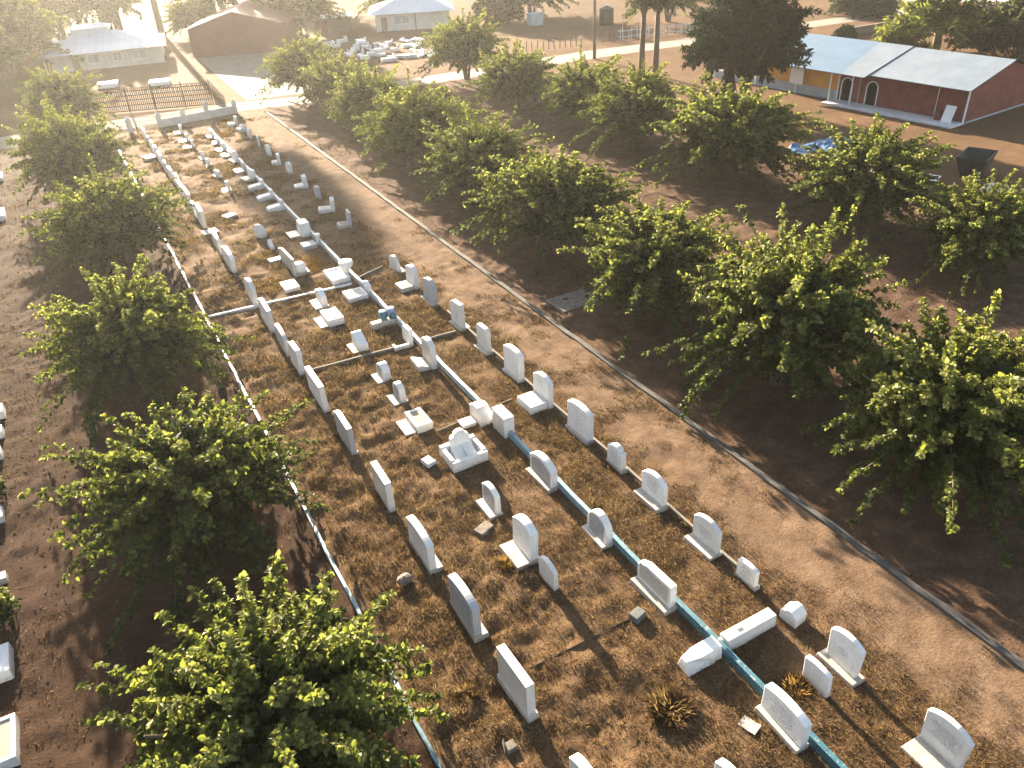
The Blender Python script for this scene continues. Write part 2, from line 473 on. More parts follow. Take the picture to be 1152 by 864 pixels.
# ------------------------------------------------------------------ ground
def axis_pts(segs):
    out = []
    for a, b, st in segs:
        out += list(np.arange(a, b - 1e-6, st))
    out.append(segs[-1][1])
    return np.array(out)
gx = axis_pts([(-900, -60, 60), (-60, -10, 2.5), (-10, 20, .17), (20, 50, .5), (50, 150, 5), (150, 1500, 90)])
gy = axis_pts([(-200, 0, 20), (0, 2, .5), (2, 44, .17), (44, 90, .35), (90, 200, 5), (200, 1800, 100)])
GX, GY = np.meshgrid(gx, gy, indexing='ij')
GZ = bumps(GX, GY)
nx, ny = GX.shape
idx = np.arange(nx * ny).reshape(nx, ny)
quads = np.stack([idx[:-1, :-1], idx[1:, :-1], idx[1:, 1:], idx[:-1, 1:]], -1).reshape(-1, 4)
me = bpy.data.meshes.new('ground')
me.vertices.add(nx * ny)
me.vertices.foreach_set('co', np.stack([GX, GY, GZ], -1).reshape(-1).astype(np.float32))
me.loops.add(quads.size); me.loops.foreach_set('vertex_index', quads.reshape(-1).astype(np.int32))
me.polygons.add(len(quads))
me.polygons.foreach_set('loop_start', np.arange(len(quads), dtype=np.int32) * 4)
me.polygons.foreach_set('loop_total', np.full(len(quads), 4, np.int32))
me.polygons.foreach_set('use_smooth', np.ones(len(quads), bool))
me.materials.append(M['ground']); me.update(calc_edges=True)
tag(link(bpy.data.objects.new('ground', me)), kind='structure')

def sheet(name, pts, z, mat, kind='structure'):
    o = MB().add([(p[0], p[1], z) for p in pts], [tuple(range(len(pts)))]).build(name, mat)
    return tag(o, kind=kind)
# concrete path across the top of the burial ground
sheet('path', [(-40, 85.0), (15, 86.4), (22, 84.9), (60, 84.2), (120, 80.0), (120, 83.8), (74, 87.4), (60, 89.0), (22, 88.6), (14.8, 90.6), (-40, 92.0)], .006, M['path'])
sheet('forecourt', [(17.4, 90.7), (23.6, 90.0), (31.0, 118.6), (18.2, 123.6)], .010, M['path'])
sheet('paved_yard', [(116, 95), (128, 78), (160, 82), (150, 110)], .008, M['pale'])

# ------------------------------------------------------------------ dry grass, litter (stuff)
def scatter_grass():
    rs = np.random.RandomState(3)
    n = 250000
    d = rs.rand(n) ** 1.4
    y = 3.2 + d * 80; x = 3.5 + rs.rand(n) * 14
    keep = vnoise(x * .7, y * .7) * .6 + vnoise(x * 2.5 + 40, y * 2.5) * .5 > .22 + .30 * sstep(14.2, 15.6, x) + .36 * rs.rand(n) + .30 * sstep(28, 52, y)
    x, y = x[keep], y[keep]
    n = len(x); k = 4
    x = np.repeat(x, k) + rs.randn(n * k) * .09; y = np.repeat(y, k) + rs.randn(n * k) * .09
    N_ = n * k
    big = np.repeat(vnoise(x[::k] * .5 + 70, y[::k] * .5), k)
    a = rs.rand(N_) * 2 * pi
    el = np.radians(8 + 50 * rs.rand(N_) ** 1.4)
    L = (.04 + .09 * rs.rand(N_) ** 1.5) * (1 + y / 70) * (.7 + .8 * big)
    wd = (.005 + .007 * rs.rand(N_)) * (1 + y / 40)
    z = bumps(x, y)
    dirv = np.stack([np.cos(a) * np.cos(el), np.sin(a) * np.cos(el), np.sin(el)], -1)
    side = np.stack([-np.sin(a), np.cos(a), np.zeros(N_)], -1)
    b = np.stack([x, y, z - .01], -1)
    V = np.stack([b - side * wd[:, None], b + side * wd[:, None], b + dirv * L[:, None]], 1)
    tint = np.clip(.05 + .85 * rs.rand(N_) ** 1.6 + .3 * (big - .4), 0, 1)
    o = link(bpy.data.objects.new('dry_grass', fast_quads('dry_grass', V, 3, [(0, 1, 2)], M['straw'], tint)))
    tag(o, kind='stuff', label='short dry straw coloured grass between the headstones', cat='grass')
scatter_grass()
def scatter_litter():
    rs = np.random.RandomState(8)
    n = 26000
    x = np.where(rs.rand(n) < .35, -8 + rs.rand(n) * 11, 17.9 + rs.rand(n) * 26)
    y = 3 + rs.rand(n) ** 1.2 * 75
    z = bumps(x, y) + .012
    a = rs.rand(n) * 2 * pi; L = .02 + .04 * rs.rand(n) ** 2 + .0006 * y
    t = rs.randn(n, 2) * .35
    u_ = np.stack([np.cos(a), np.sin(a), t[:, 0]], -1) * L[:, None]; v_ = np.stack([-np.sin(a), np.cos(a), t[:, 1]], -1) * (L * .5)[:, None]
    c = np.stack([x, y, z], -1)
    V = np.stack([c - u_, c - v_, c + u_, c + v_], 1)
    o = link(bpy.data.objects.new('leaf_litter', fast_quads('leaf_litter', V, 4, [(0, 1, 2, 3)], M['litter'], rs.rand(n))))
    tag(o, kind='stuff', label='fallen brown leaves and twigs on the bare soil under the trees', cat='leaf litter')
scatter_litter()

def scatter_sparse():
    rs = np.random.RandomState(23)
    n = 60000
    x = np.where(rs.rand(n) < .32, -8 + rs.rand(n) * 11, 17.95 + rs.rand(n) * 26)
    y = 3 + rs.rand(n) ** 1.2 * 78
    keep = vnoise(x * .45 + 3, y * .45 + 60) * .7 + vnoise(x * 1.9, y * 1.9 + 9) * .4 > .62
    x, y = x[keep], y[keep]; k = 4
    x = np.repeat(x, k) + rs.randn(len(x) * k) * .08; y = np.repeat(y, k) + rs.randn(len(y) * k) * .08
    N_ = len(x); a = rs.rand(N_) * 2 * pi; el = np.radians(10 + 50 * rs.rand(N_))
    L = .05 + .11 * rs.rand(N_); wd = (.005 + .006 * rs.rand(N_)) * (1 + y / 40)
    dirv = np.stack([np.cos(a) * np.cos(el), np.sin(a) * np.cos(el), np.sin(el)], -1)
    side = np.stack([-np.sin(a), np.cos(a), np.zeros(N_)], -1)
    b = np.stack([x, y, bumps(x, y) - .01], -1)
    V = np.stack([b - side * wd[:, None], b + side * wd[:, None], b + dirv * L[:, None]], 1)
    o = link(bpy.data.objects.new('dry_grass', fast_quads('dry_grass', V, 3, [(0, 1, 2)], M['straw'], np.clip(.7 * rs.rand(N_), 0, 1))))
    tag(o, kind='stuff', label='sparse withered grass on the bare soil under the trees', cat='grass')
scatter_sparse()

# bushy tufts of longer dry grass (things one can point at)
def tuft(loc, rad, hgt, n, label, mat='rust_grass', seed=0, flat=.3):
    rs = np.random.RandomState(seed)
    a = rs.rand(n) * 2 * pi; rr = rs.rand(n) ** .7 * rad * .5
    el = np.radians(90 - 75 * (rs.rand(n) ** (1 - flat)))
    L = hgt * (.5 + .7 * rs.rand(n)); wd = .004 + .005 * rs.rand(n)
    b = np.stack([rr * np.cos(a), rr * np.sin(a), np.full(n, -.03)], -1)
    a2 = a + rs.randn(n) * .6
    dv = np.stack([np.cos(a2) * np.cos(el), np.sin(a2) * np.cos(el), np.sin(el)], -1)
    sv = np.stack([-np.sin(a2), np.cos(a2), np.zeros(n)], -1)
    m_ = b + dv * (L * .55)[:, None]
    tp = b + dv * L[:, None] + np.stack([np.cos(a2), np.sin(a2), -np.ones(n)], -1) * (L * .12)[:, None]
    V = np.stack([b - sv * wd[:, None], b + sv * wd[:, None], m_ + sv * wd[:, None] * .8, tp, m_ - sv * wd[:, None] * .8], 1)
    o = link(bpy.data.objects.new('grass_tuft', fast_quads('grass_tuft', V, 5, [(0, 1, 2, 3, 4)], M[mat], np.clip(.4 + .6 * rs.rand(n), 0, 1))))
    o.location = (loc[0], loc[1], bump1(*loc))
    tag(o, label, 'grass tuft')
    return o
tuft((9.0, 9.5), .9, .36, 800, 'wide pale brown dry tuft left of the white crossing block', 'straw', seed=1, flat=.62)
tuft((8.0, 16.2), .35, .30, 320, 'bright yellow orange grass tuft beside the pale base of the tall round topped headstone', seed=2)
tuft((12.25, 8.3), .6, .24, 420, 'rusty grass tuft hiding the foot of the small tilted headstone in the right rows', seed=3)
tuft((6.9, 41.6), 2.2, .24, 1500, 'wide orange dry grass patch between the left row and the flat bed grave', seed=5, flat=.6)
tuft((9.6, 43.0), 2.0, .24, 1500, 'wide orange dry grass patch right of the tall plank headstone', seed=6, flat=.6)
tuft((4.7, 12.6), .5, .28, 350, 'low straw tuft left of the flat headstone nearest the camera', 'straw', seed=7)
tuft((13.95, 14.5), .35, .18, 260, 'thin line of orange grass along the low kerb between two large right row headstones', seed=8)

# ------------------------------------------------------------------ kerbs and low walls
def long_strip(name, x, y0, y1, wd, h, mat, step=.8, jit=.012, bevel=.015, top=None):
    """a long low wall along Y with slight unevenness"""
    n = max(2, int((y1 - y0) / step))
    V = []; F = []
    for i in range(n + 1):
        y = y0 + (y1 - y0) * i / n
        dx = random.uniform(-jit, jit); dz = random.uniform(-jit, jit)
        V += [(x - wd / 2 + dx, y, -.08), (x + wd / 2 + dx, y, -.08), (x + wd / 2 + dx, y, h + dz), (x - wd / 2 + dx, y, h + dz)]
    for i in range(n):
        a = i * 4; b = a + 4
        for k in range(4):
            F.append((a + k, a + (k + 1) % 4, b + (k + 1) % 4, b + k))
    F += [(3, 2, 1, 0), (n * 4, n * 4 + 1, n * 4 + 2, n * 4 + 3)]
    return MB().add(V, F).build(name, mat, None, bevel)
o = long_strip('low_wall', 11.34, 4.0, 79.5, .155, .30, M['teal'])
tag(o, 'long low wall painted teal blue near the camera and tinted pale like haze glare farther up, running through the middle row of graves', 'low wall')
lip = MB().box(11.34 - .115, 11.34 - .092, 4.0, 28, -.05, .05).build('foot_strip', M['concrete'], o)
o = long_strip('kerb', 17.70, 2.0, 84.2, .24, .085, M['concrete'], 1.0, .02)
tag(o, 'long grey concrete kerb between the sandy walk and the trees on the right', 'kerb')
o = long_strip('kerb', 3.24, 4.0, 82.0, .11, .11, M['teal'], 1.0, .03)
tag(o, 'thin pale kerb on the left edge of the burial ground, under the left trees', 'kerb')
o = long_strip('kerb', 13.92, 11.6, 33.2, .10, .10, M['concrete'], 1.1, .02)
o.data.materials[0] = M['path']
tag(o, 'thin pale kerb linking the headstones of the right row', 'kerb')
def cross_kerb(x0, x1, y0, y1, wd, h, mat, label):
    L = math.hypot(x1 - x0, y1 - y0)
    m = MB(); n = max(2, int(L / .7)); V = []; F = []
    for i in range(n + 1):
        t = i / n; dz = random.uniform(-.01, .01); dy = random.uniform(-.015, .015)
        x = x0 + (x1 - x0) * t; y = y0 + (y1 - y0) * t + dy
        V += [(x, y - wd / 2, -.06), (x, y - wd / 2, h + dz), (x, y + wd / 2, h + dz), (x, y + wd / 2, -.06)]
    for i in range(n):
        a = i * 4; b = a + 4
        for k in range(4): F.append((a + k, a + (k + 1) % 4, b + (k + 1) % 4, b + k))
    F += [(0, 1, 2, 3), (n * 4 + 3, n * 4 + 2, n * 4 + 1, n * 4)]
    tag(m.add(V, F).build('kerb', mat, None, .01), label, 'kerb')
cross_kerb(3.4, 10.95, 39.6, 39.1, .17, .10, M['pale'], 'pale kerb crossing the left rows from the left kerb to the low wall')
cross_kerb(11.5, 13.2, 39.7, 40.4, .12, .08, M['path'], 'short pale kerb crossing from the low wall to the right row beside a rounded headstone')
cross_kerb(5.9, 10.2, 31.35, 31.1, .09, .10, M['path'], 'thin pipe like kerb crossing the left rows at the small stepped block')
cross_kerb(11.5, 13.3, 31.0, 30.95, .09, .10, M['path'], 'thin pipe like kerb from the low wall to a tall right row headstone')
cross_kerb(9.1, 10.9, 23.95, 24.1, .05, .04, M['path'], 'faint thin kerb left of the twin blocks on the low wall')
cross_kerb(11.5, 12.7, 24.15, 24.35, .05, .04, M['wood'], 'faint dark edging between the twin blocks and the bed grave')
cross_kerb(6.4, 10.0, 12.46, 12.42, .014, .008, M['bark'], 'thin dark twig like edging across the grass near the grey block')

# ------------------------------------------------------------------ headstones
def profile(kind, w_, h, fl=0.0):
    """half-symmetric outline in (y,z)"""
    a = w_ / 2
    bt = a * (1 - fl)
    def arc(rise, n=14, aa=a):
        R_ = (aa * aa + rise * rise) / (2 * rise); c = h - R_
        th = math.asin(min(1, aa / R_))
        return [(R_ * sin(th - 2 * th * i / n), c + R_ * cos(th - 2 * th * i / n)) for i in range(n + 1)]
    base = [(-bt, -.06), (bt, -.06)]
    if kind == 'flat': return base + [(a, h), (-a, h)]
    if kind == 'arch': return base + arc(.18 * w_)
    if kind == 'low_arch': return base + arc(.09 * w_)
    if kind == 'round': return base + arc(.42 * w_)
    if kind == 'peak': return base + [(a, h - .16 * w_), (0, h), (-a, h - .16 * w_)]
    if kind == 'shoulder':
        s = a * .62; z0 = h - .2 * w_
        return base + [(a, z0)] + [(s + .02, z0)] + [(s * cos(pi * i / 12), z0 + (h - z0) * sin(pi * i / 12) ** .8) for i in range(0, 13)] + [(-s - .02, z0), (-a, z0)]
    if kind == 'clip': return base + [(a, h - .14), (a - .14, h), (-a + .14, h), (-a, h - .14)]
    if kind == 'slant': return base + [(a, h - .22), (a * .5, h - .03), (-a, h)]
    return base + [(a, h), (-a, h)]

def inscription(w_, h, x, lines, mat, parent, seed, z0=.3, zs=.82, ww=.62):
    rs = random.Random(seed)
    m = MB()
    for i in range(lines):
        z = h * (zs - (zs - z0) * i / max(1, lines - 1)) if lines > 1 else h * zs
        span = w_ * ww * rs.uniform(.5, 1.0)
        y = -span / 2
        while y < span / 2:
            L = rs.uniform(.02, .07); t = rs.uniform(.010, .017); s = rs.uniform(-.015, .015)
            m.add([(x, y, z - t + s), (x, y + L, z - t + s), (x, y + L, z + t + s * .3), (x, y, z + t + s)], [(3, 2, 1, 0)])
            y += L + rs.uniform(.012, .035)
    me = bpy.data.meshes.new('inscription')      # the strokes are strung together by hidden edges: one carved text
    me.from_pydata(m.V, [(4 * i + 1, 4 * i + 4) for i in range(len(m.F) - 1)], m.F)
    me.materials.append(mat); me.update()
    return link(bpy.data.objects.new('inscription', me), parent)

def grave(x, y0, y1, h, t, kind, label, group, mat='marble', ext=0.0, ph=0.12, side=.07, fl=0.0, lines=0, ink='ink',
          bed=None, lean=None, rz=None, panel=None, pmat='plinth', xb=.06, name='headstone', ins=None):
    """front of the stone faces -X; x = plane of its front face"""
    w_ = y1 - y0
    rs = random.Random(int(x * 100 + y0 * 37))
    lean = rs.uniform(-.03, .03) if lean is None else lean
    rz = rs.uniform(-.03, .03) if rz is None else rz
    root = empty(name, (x + t / 2, (y0 + y1) / 2, 0), label, 'gravestone', group, rz, (rs.uniform(-.012, .012), lean))
    MB().extr(profile(kind, w_, h, fl), -t / 2, t / 2, 'x').build('slab', M[mat], root, .016)
    if ext > 0:
        MB().box(-t / 2 - ext, t / 2 + xb, -w_ / 2 - side, w_ / 2 + side, -.08, ph, 0, .02).build('plinth', M[pmat], root, .015)
    if panel:
        pw, p0, p1, pm = panel
        q = profile('arch' if kind in ('arch', 'round') else 'flat', w_ * pw, (p1 - p0) * h)
        q = [(a, (b if b > 0 else 0) + p0 * h) for a, b in q]
        MB().extr(q, -t / 2 - .006, -t / 2 + .03, 'x').build('panel', M[pm], root, 0)
    if lines:
        inscription(w_, h, -t / 2 - (.010 if panel else .004), lines, M[ink], root, int(x * 31 + y0 * 17), *(ins or ()))
    if bed:
        bl, bh, bm = bed
        b = MB().box(-t / 2 - bl, -t / 2 - .01, -w_ / 2 + .03, w_ / 2 - .03, -.05, bh, 0, .04).build('bed', M[bm], root, .02)
        if bm in ('marble', 'plinth'):
            MB().box(-t / 2 - bl + .16, -t / 2 - .12, -w_ / 2 + .2, w_ / 2 - .2, bh - .02, bh + .012).build('inset', M['plinth' if bm == 'marble' else 'panel_earth'], b)
    return root

GL = 'headstones in the left row'
XA = 5.72
A = [
 # y0, y1, h, t, kind, mat, opts, label
 (7.75, 9.15, 1.28, .25, 'arch', 'marble', {}, 'headstone cut by the bottom edge of the photo, nearest of the left row'),
 (11.09, 12.59, 1.27, .25, 'flat', 'marble', dict(ext=.05, ph=.16, lines=5, ink='ink_light'), 'thick flat topped white headstone, nearest whole stone of the left row'),
 (14.06, 15.62, 1.34, .25, 'low_arch', 'marble_grey', dict(ext=.03, xb=.2, lines=5, panel=(.78, .2, .84, 'panel'), ink='ink_light'), 'grey weathered headstone with a darker framed face in the left row'),
 (17.1, 18.75, 1.24, .24, 'low_arch', 'marble', dict(ext=.03, xb=.22, lines=3), 'long white headstone with a plinth foot behind, opposite the broken rubble lump'),
 (20.5, 21.95, 1.2, .24, 'flat', 'marble', dict(lines=0), 'plain flat white headstone in the left row, left of the armchair shaped grave'),
 (24.27, 26.1, 1.22, .22, 'slant', 'marble_grey', dict(ext=.02, xb=.05), 'grey headstone with a sloping top in the left row, left of the framed flat grave'),
 (27.79, 29.75, 1.2, .24, 'flat', 'marble', dict(lines=2), 'broad pale headstone in the left row just below the thin crossing kerb'),
 (31.29, 32.6, 1.14, .24, 'clip', 'marble', {}, 'narrow white headstone with cut corners at the left end of the thin crossing kerb'),
 (33.2, 35.15, 1.05, .2, 'low_arch', 'marble_grey', {}, 'low greyish headstone close behind the narrow one with cut corners'),
 (36.0, 38.2, 1.2, .22, 'slant', 'marble', dict(ext=.04), 'tall white headstone in the left row just below the pale crossing kerb'),
 (39.66, 41.3, 1.16, .24, 'arch', 'marble', {}, 'headstone standing where the pale crossing kerb starts in the left row'),
 (44.67, 47.0, 1.05, .26, 'low_arch', 'marble', {}, 'headstone with a bright white near end above the orange grass in the left row'),
 (47.8, 50.2, 1.0, .22, 'low_arch', 'marble', {}, 'pale headstone leaning over at the small white slab in the left row'),
 (53.2, 55.2, 1.15, .24, 'flat', 'marble', {}, 'near end stone of the unbroken run of far left row headstones'),
]
for (y0, y1, h, t, k, m, op, lb) in A:
    grave(XA, y0, y1, h, t, k, lb, GL, m, **op)
ords = ['second', 'third', 'fourth', 'fifth', 'sixth', 'seventh', 'eighth', 'ninth', 'tenth', 'eleventh', 'twelfth']
ya = 55.4
rs = random.Random(4)
for i in range(11):
    wy = 2.25 + rs.uniform(-.15, .15)
    grave(XA + rs.uniform(-.06, .06), ya, ya + wy, .92 + rs.uniform(-.15, .14), .2, rs.choice(['flat', 'arch', 'low_arch', 'arch']),
          ('farthest left row headstone, beside the white boundary wall' if i == 10 else '%s stone from the near end of the unbroken run of far left row headstones' % ords[i]), GL, rs.choice(['marble', 'marble', 'marble_grey']))
    ya += wy + .2

GB = 'small graves between the left row and the low wall'
grave(8.55, 15.78, 16.86, 1.36, .30, 'arch', 'tall round topped white headstone on a long pale base beside the yellow grass', GB, ext=.50, ph=.14, lines=1, ins=(.5, .55, .3))
grave(8.62, 6.3, 7.45, 1.02, .22, 'arch', 'arched headstone cut by the bottom edge, between the left row and the many lined headstone', GB, panel=(.8, .2, .9, 'panel'))
grave(8.60, 14.42, 15.32, .86, .16, 'arch', 'small bluish round topped headstone close in front of the tall one with the yellow grass', GB)
grave(8.72, 18.32, 19.3, .95, .20, 'arch', 'rounded headstone with a dark scribbled face on a thin pale base', GB, ext=.28, ph=.08, panel=(.78, .1, .9, 'panel'), lines=6, ink='ink_light', ins=(.25, .8, .6))
grave(8.68, 26.61, 27.4, .78, .26, 'round', 'small round topped stone just above the framed flat grave', GB, ext=.34, ph=.05, panel=(.7, .1, .85, 'panel'))
grave(8.68, 28.6, 29.4, .72, .36, 'round', 'small chunky arched stone just below the thin crossing kerb', GB, ext=.3, ph=.05, panel=(.66, .1, .85, 'panel'))
grave(8.72, 37.3, 38.4, .78, .30, 'peak', 'small pointed white stone just below the pale crossing kerb', GB, ext=.4, ph=.05)
grave(8.6, 42.1, 44.9, 1.0, .14, 'slant', 'tall thin plank like headstone seen edge on in the orange grass', GB, 'marble_grey', rz=.02)
rt = empty('block_marker', (9.05, 42.45, 0), 'white rounded block behind the near end of the plank like headstone', 'grave marker')
MB().lathe([(.30, 0), (.36, .12), (.38, .4), (.34, .52), (.22, .6)], n=10).build('block', M['marble'], rt, .02)
MB().box(-.45, .45, -.4, .35, -.05, .1).build('plinth', M['plinth'], rt, .01)
# sloping stepped block
rt = empty('wedge_stone', (8.9, 32.2, 0), 'small low wedge of white marble just above the thin crossing kerb', 'grave marker')
MB().extr([(-.5, -.05), (.5, -.05), (.5, .62), (.3, .68), (-.5, .34)], -.2, .26, 'x').build('slab', M['marble'], rt, .015)
MB().box(-.5, -.21, -.5, .5, -.05, .05).build('plinth', M['plinth'], rt, .01)

def tray(x0, x1, y0, y1, h, label, inner='panel_earth', slab=None, rim=.17, name='tray_grave', rec=.06, group=None, rz=0):
    cx, cy = (x0 + x1) / 2, (y0 + y1) / 2
    rt = empty(name, (cx, cy, 0), label, 'grave', group, rz)
    a, b = (x1 - x0) / 2, (y1 - y0) / 2
    m = MB()
    m.box(-a, a, -b, -b + rim, -.05, h).box(-a, a, b - rim, b, -.05, h)
    m.box(-a, -a + rim, -b + rim, b - rim, -.05, h - .003).box(a - rim, a, -b + rim, b - rim, -.05, h - .003)
    m.build('rim', M['marble'], rt, .018)
    MB().box(-a + rim, a - rim, -b + rim, b - rim, -.04, h - rec).build('infill', M[inner], rt)
    if slab:
        MB().box(-a - slab, -a - .01, -b + .05, b - .1, -.05, .05).build('slab', M['plinth'], rt, .01)
    return rt
tray(8.38, 9.08, 24.25, 25.5, .30, 'white framed flat grave with a dark stone panel and a pale slab on its left', 'panel_earth', .45, .14, rec=.02)
rt = tray(8.3, 9.12, 35.0, 36.35, .34, 'white framed raised grave with a dark picture panel below the pointed stone', 'panel', .4, .15, rec=-.01)
for i in range(3):
    MB().box(-.22, .22, -.42 + i * .3, -.22 + i * .3, .345, .355).build('plaque', M['ink_light'], rt)
# armchair grave
rt = empty('armchair_grave', (9.25, 21.85, 0), 'white armchair shaped grave with a small headstone set in a deep tray', 'grave')
m = MB()
m.box(-.72, .72, -.62, -.46, -.05, .40).box(-.72, .72, .42, .62, -.05, .46)
m.box(-.72, -.56, -.46, .42, -.05, .43).box(.56, .72, -.46, .42, -.05, .43)
m.build('rim', M['marble'], rt, .02)
MB().box(-.56, .56, -.46, .42, -.05, .16).build('infill', M['pale'], rt)
q = [(-.38, .16), (.38, .16), (.38, .82), (.32, .90), (.24, .92)] + [(.24 * cos(pi * i / 10), .92 + .2 * sin(pi * i / 10)) for i in range(11)] + [(-.24, .92), (-.32, .90), (-.38, .82)]
MB().extr(q, .20, .40, 'y').build('slab', M['marble'], rt, .015)
m = MB()
m.add([(-.42, -.28, .18), (-.01, -.32, .18), (-.01, .2, .50), (-.42, .2, .50), (-.42, -.28, .1), (-.01, -.32, .1), (-.01, .2, .1), (-.42, .2, .1)], [(0, 1, 2, 3), (4, 7, 6, 5), (0, 4, 5, 1), (1, 5, 6, 2), (2, 6, 7, 3), (3, 7, 4, 0)])
m.add([(.01, -.32, .18), (.42, -.28, .18), (.42, .2, .50), (.01, .2, .50), (.01, -.32, .1), (.42, -.28, .1), (.42, .2, .1), (.01, .2, .1)], [(0, 1, 2, 3), (4, 7, 6, 5), (0, 4, 5, 1), (1, 5, 6, 2), (2, 6, 7, 3), (3, 7, 4, 0)])
m.build('book', M['marble'], rt, .01)
# low bed below the plank headstone
tray(7.55, 8.35, 40.05, 41.2, .26, 'low pale layered bed grave just above the pale crossing kerb', 'plinth', None, .12, rec=.0)
def lump(name, loc, size, mat, label, cat, seed, parent=None, sub=2, rz=0):
    import bmesh
    bm = bmesh.new(); bmesh.ops.create_icosphere(bm, subdivisions=sub, radius=1)
    rs = np.random.RandomState(seed); off = rs.rand(3) * 50
    for v in bm.verts:
        c = v.co
        k = .72 + .5 * float(vnoise(np.array([c.x * 1.4 + off[0] + c.z]), np.array([c.y * 1.4 + off[1] - c.z]))[0])
        v.co = Vector((c.x * size[0] * k, c.y * size[1] * k, max(-.2, c.z) * size[2] * k))
    me = bpy.data.meshes.new(name); bm.to_mesh(me); bm.free(); me.materials.append(M[mat])
    o = link(bpy.data.objects.new(name, me), parent)
    o.location = loc; o.rotation_euler = (0, 0, rz)
    if label: tag(o, label, cat)
    return o
def block(loc, sx, sy, sz, mat, label, cat, rz=0, tilt=(0, 0), name='stone_block', bevel=.02):
    o = MB().box(-sx / 2, sx / 2, -sy / 2, sy / 2, -.04, sz, 0, .015).build(name, M[mat], None, bevel)
    o.location = (loc[0], loc[1], bump1(loc[0], loc[1])); o.rotation_euler = (tilt[0], tilt[1], rz)
    return tag(o, label, cat)
lump('marker_stone', (8.57, 49.6, .1), (.38, .42, .62), 'marble', 'small egg shaped white marker up the middle of the left field', 'grave marker', 3)
rt = MB().extr([(-.45, -.03), (.45, -.03), (.05, .5)], -.12, .12, 'x').build('marker_stone', M['marble'], None, .01)
rt.location = (8.63, 47.3, 0); tag(rt, 'small white triangular marker above the plank headstone', 'grave marker')
block((8.35, 45.0, 0), .9, .55, .12, 'plinth', 'flat pale slab at the foot of the plank headstone', 'stone slab', .1, name='stone_slab')
block((5.95, 52.2, 0), .95, .8, .16, 'marble', 'flat white slab at the gap in the left row', 'stone slab', .15, name='stone_slab')
block((5.12, 73.4, 0), .95, 1.1, .2, 'plinth', 'pale square slab in the grass left of the far left row', 'stone slab', .1, name='stone_slab')
block((7.7, 54.5, 0), .8, .7, .14, 'plinth', 'pale flat stone half sunk in the grass right of the far left row', 'stone slab', .4, name='stone_slab')
for (y0, y1, h, k, lb, ex) in [
    (59.7, 61.2, .85, 'arch', 'white headstone with a slab base, nearest of the far cluster right of the left row', .5),
    (63.5, 65.4, .62, 'low_arch', 'low white headstone, second of the far cluster right of the left row', .2),
    (66.9, 68.6, .8, 'round', 'round topped stone, third of the far cluster right of the left row', .2),
    (69.6, 71.2, .75, 'peak', 'pointed pale stone, fourth of the far cluster right of the left row', .2),
    (74.2, 75.4, .8, 'round', 'round stone with a long slab, in the farthest cluster by the boundary wall', .9),
    (76.4, 78.4, .8, 'flat', 'flat stone in the middle of the farthest cluster by the boundary wall', .8),
    (79.6, 81.8, .95, 'arch', 'arched stone at the far end of the farthest cluster by the boundary wall', .7)]:
    ym = (y0 + y1) / 2; grave(8.85, ym - .42, ym + .42, h * .82, .22, k, lb, GB, ext=ex * .8, ph=.1, lean=random.uniform(-.12, .12), rz=random.uniform(-.3, .3))

GC = 'graves along the teal low wall'
XC = 10.98
grave(XC - .02, 6.98, 8.33, 1.02, .24, 'low_arch', 'broad white headstone with many inscription lines, nearest on the teal wall', GC, ext=.16, ph=.12, lines=8, ins=(.15, .78, .8), side=.05)
grave(XC + .02, 12.02, 13.5, .98, .24, 'slant', 'wide flat topped headstone with a faded face on the teal wall above the crossing block', GC, ext=.24, ph=.15, panel=(.86, .28, .88, 'plinth'), lines=3, ins=(.5, .8, .7))
grave(XC + .02, 15.15, 16.25, .98, .26, 'round', 'round topped headstone with a grey face and long base on the teal wall', GC, ext=.2, ph=.1, panel=(.76, .12, .9, 'panel'), lines=4, ink='ink_light', ins=(.3, .75, .6))
grave(XC + .02, 18.47, 19.9, 1.0, .26, 'arch', 'arched headstone with a plain grey face on the teal wall, nearest of the arched pair', GC, ext=.2, ph=.1, panel=(.84, .08, .86, 'marble_grey'))
# twin blocks
rt = empty('block_tomb', (11.0, 23.75, 0), 'chunky faceted white block on the wall with a white slab to its left', 'gravestone', GC)
MB().extr([(-.5, -.05), (.5, -.05), (.5, .55), (.15, .74), (-.25, .74), (-.5, .5)], -.3, .22, 'x').build('block', M['marble'], rt, .03)
MB().box(-.95, -.36, -.2, .32, -.05, .10).build('slab', M['marble'], rt, .01)
rt = empty('block_tomb', (11.3, 22.55, 0), 'thick cream faced block with a flat white top beside the faceted one', 'gravestone', GC)
MB().extr(profile('flat', 1.0, .9), -.18, .26, 'x').build('block', M['marble'], rt, .02)
MB().box(-.19, -.15, -.42, .42, .05, .8).build('panel', M['plinth'], rt)
# tall curved-back stone
g7 = grave(10.93, 28.38, 29.5, 1.28, .26, 'arch', 'tall cream headstone with a curved boat shaped bed in front', GC, ext=.0, lines=0, panel=(.9, .05, .9, 'plinth'))
m = MB()
pr = [(-.62, .28), (-.56, .2), (-.3, .13), (0, .12)]
m.extr([(-.75, -.05), (.1, -.05), (.1, .10), (-.3, .16), (-.62, .3), (-.75, .3)], -.5, .5, 'y').build('bed', M['plinth'], g7, .02)
g8 = grave(10.9, 30.89, 31.8, .86, .2, 'slant', 'white headstone with a narrow stone trough running left from its foot', GC)
MB().box(-.85, -.12, -.5, -.34, -.05, .16).box(-.85, -.72, -.34, -.1, -.05, .16).build('trough', M['pale'], g8, .01)
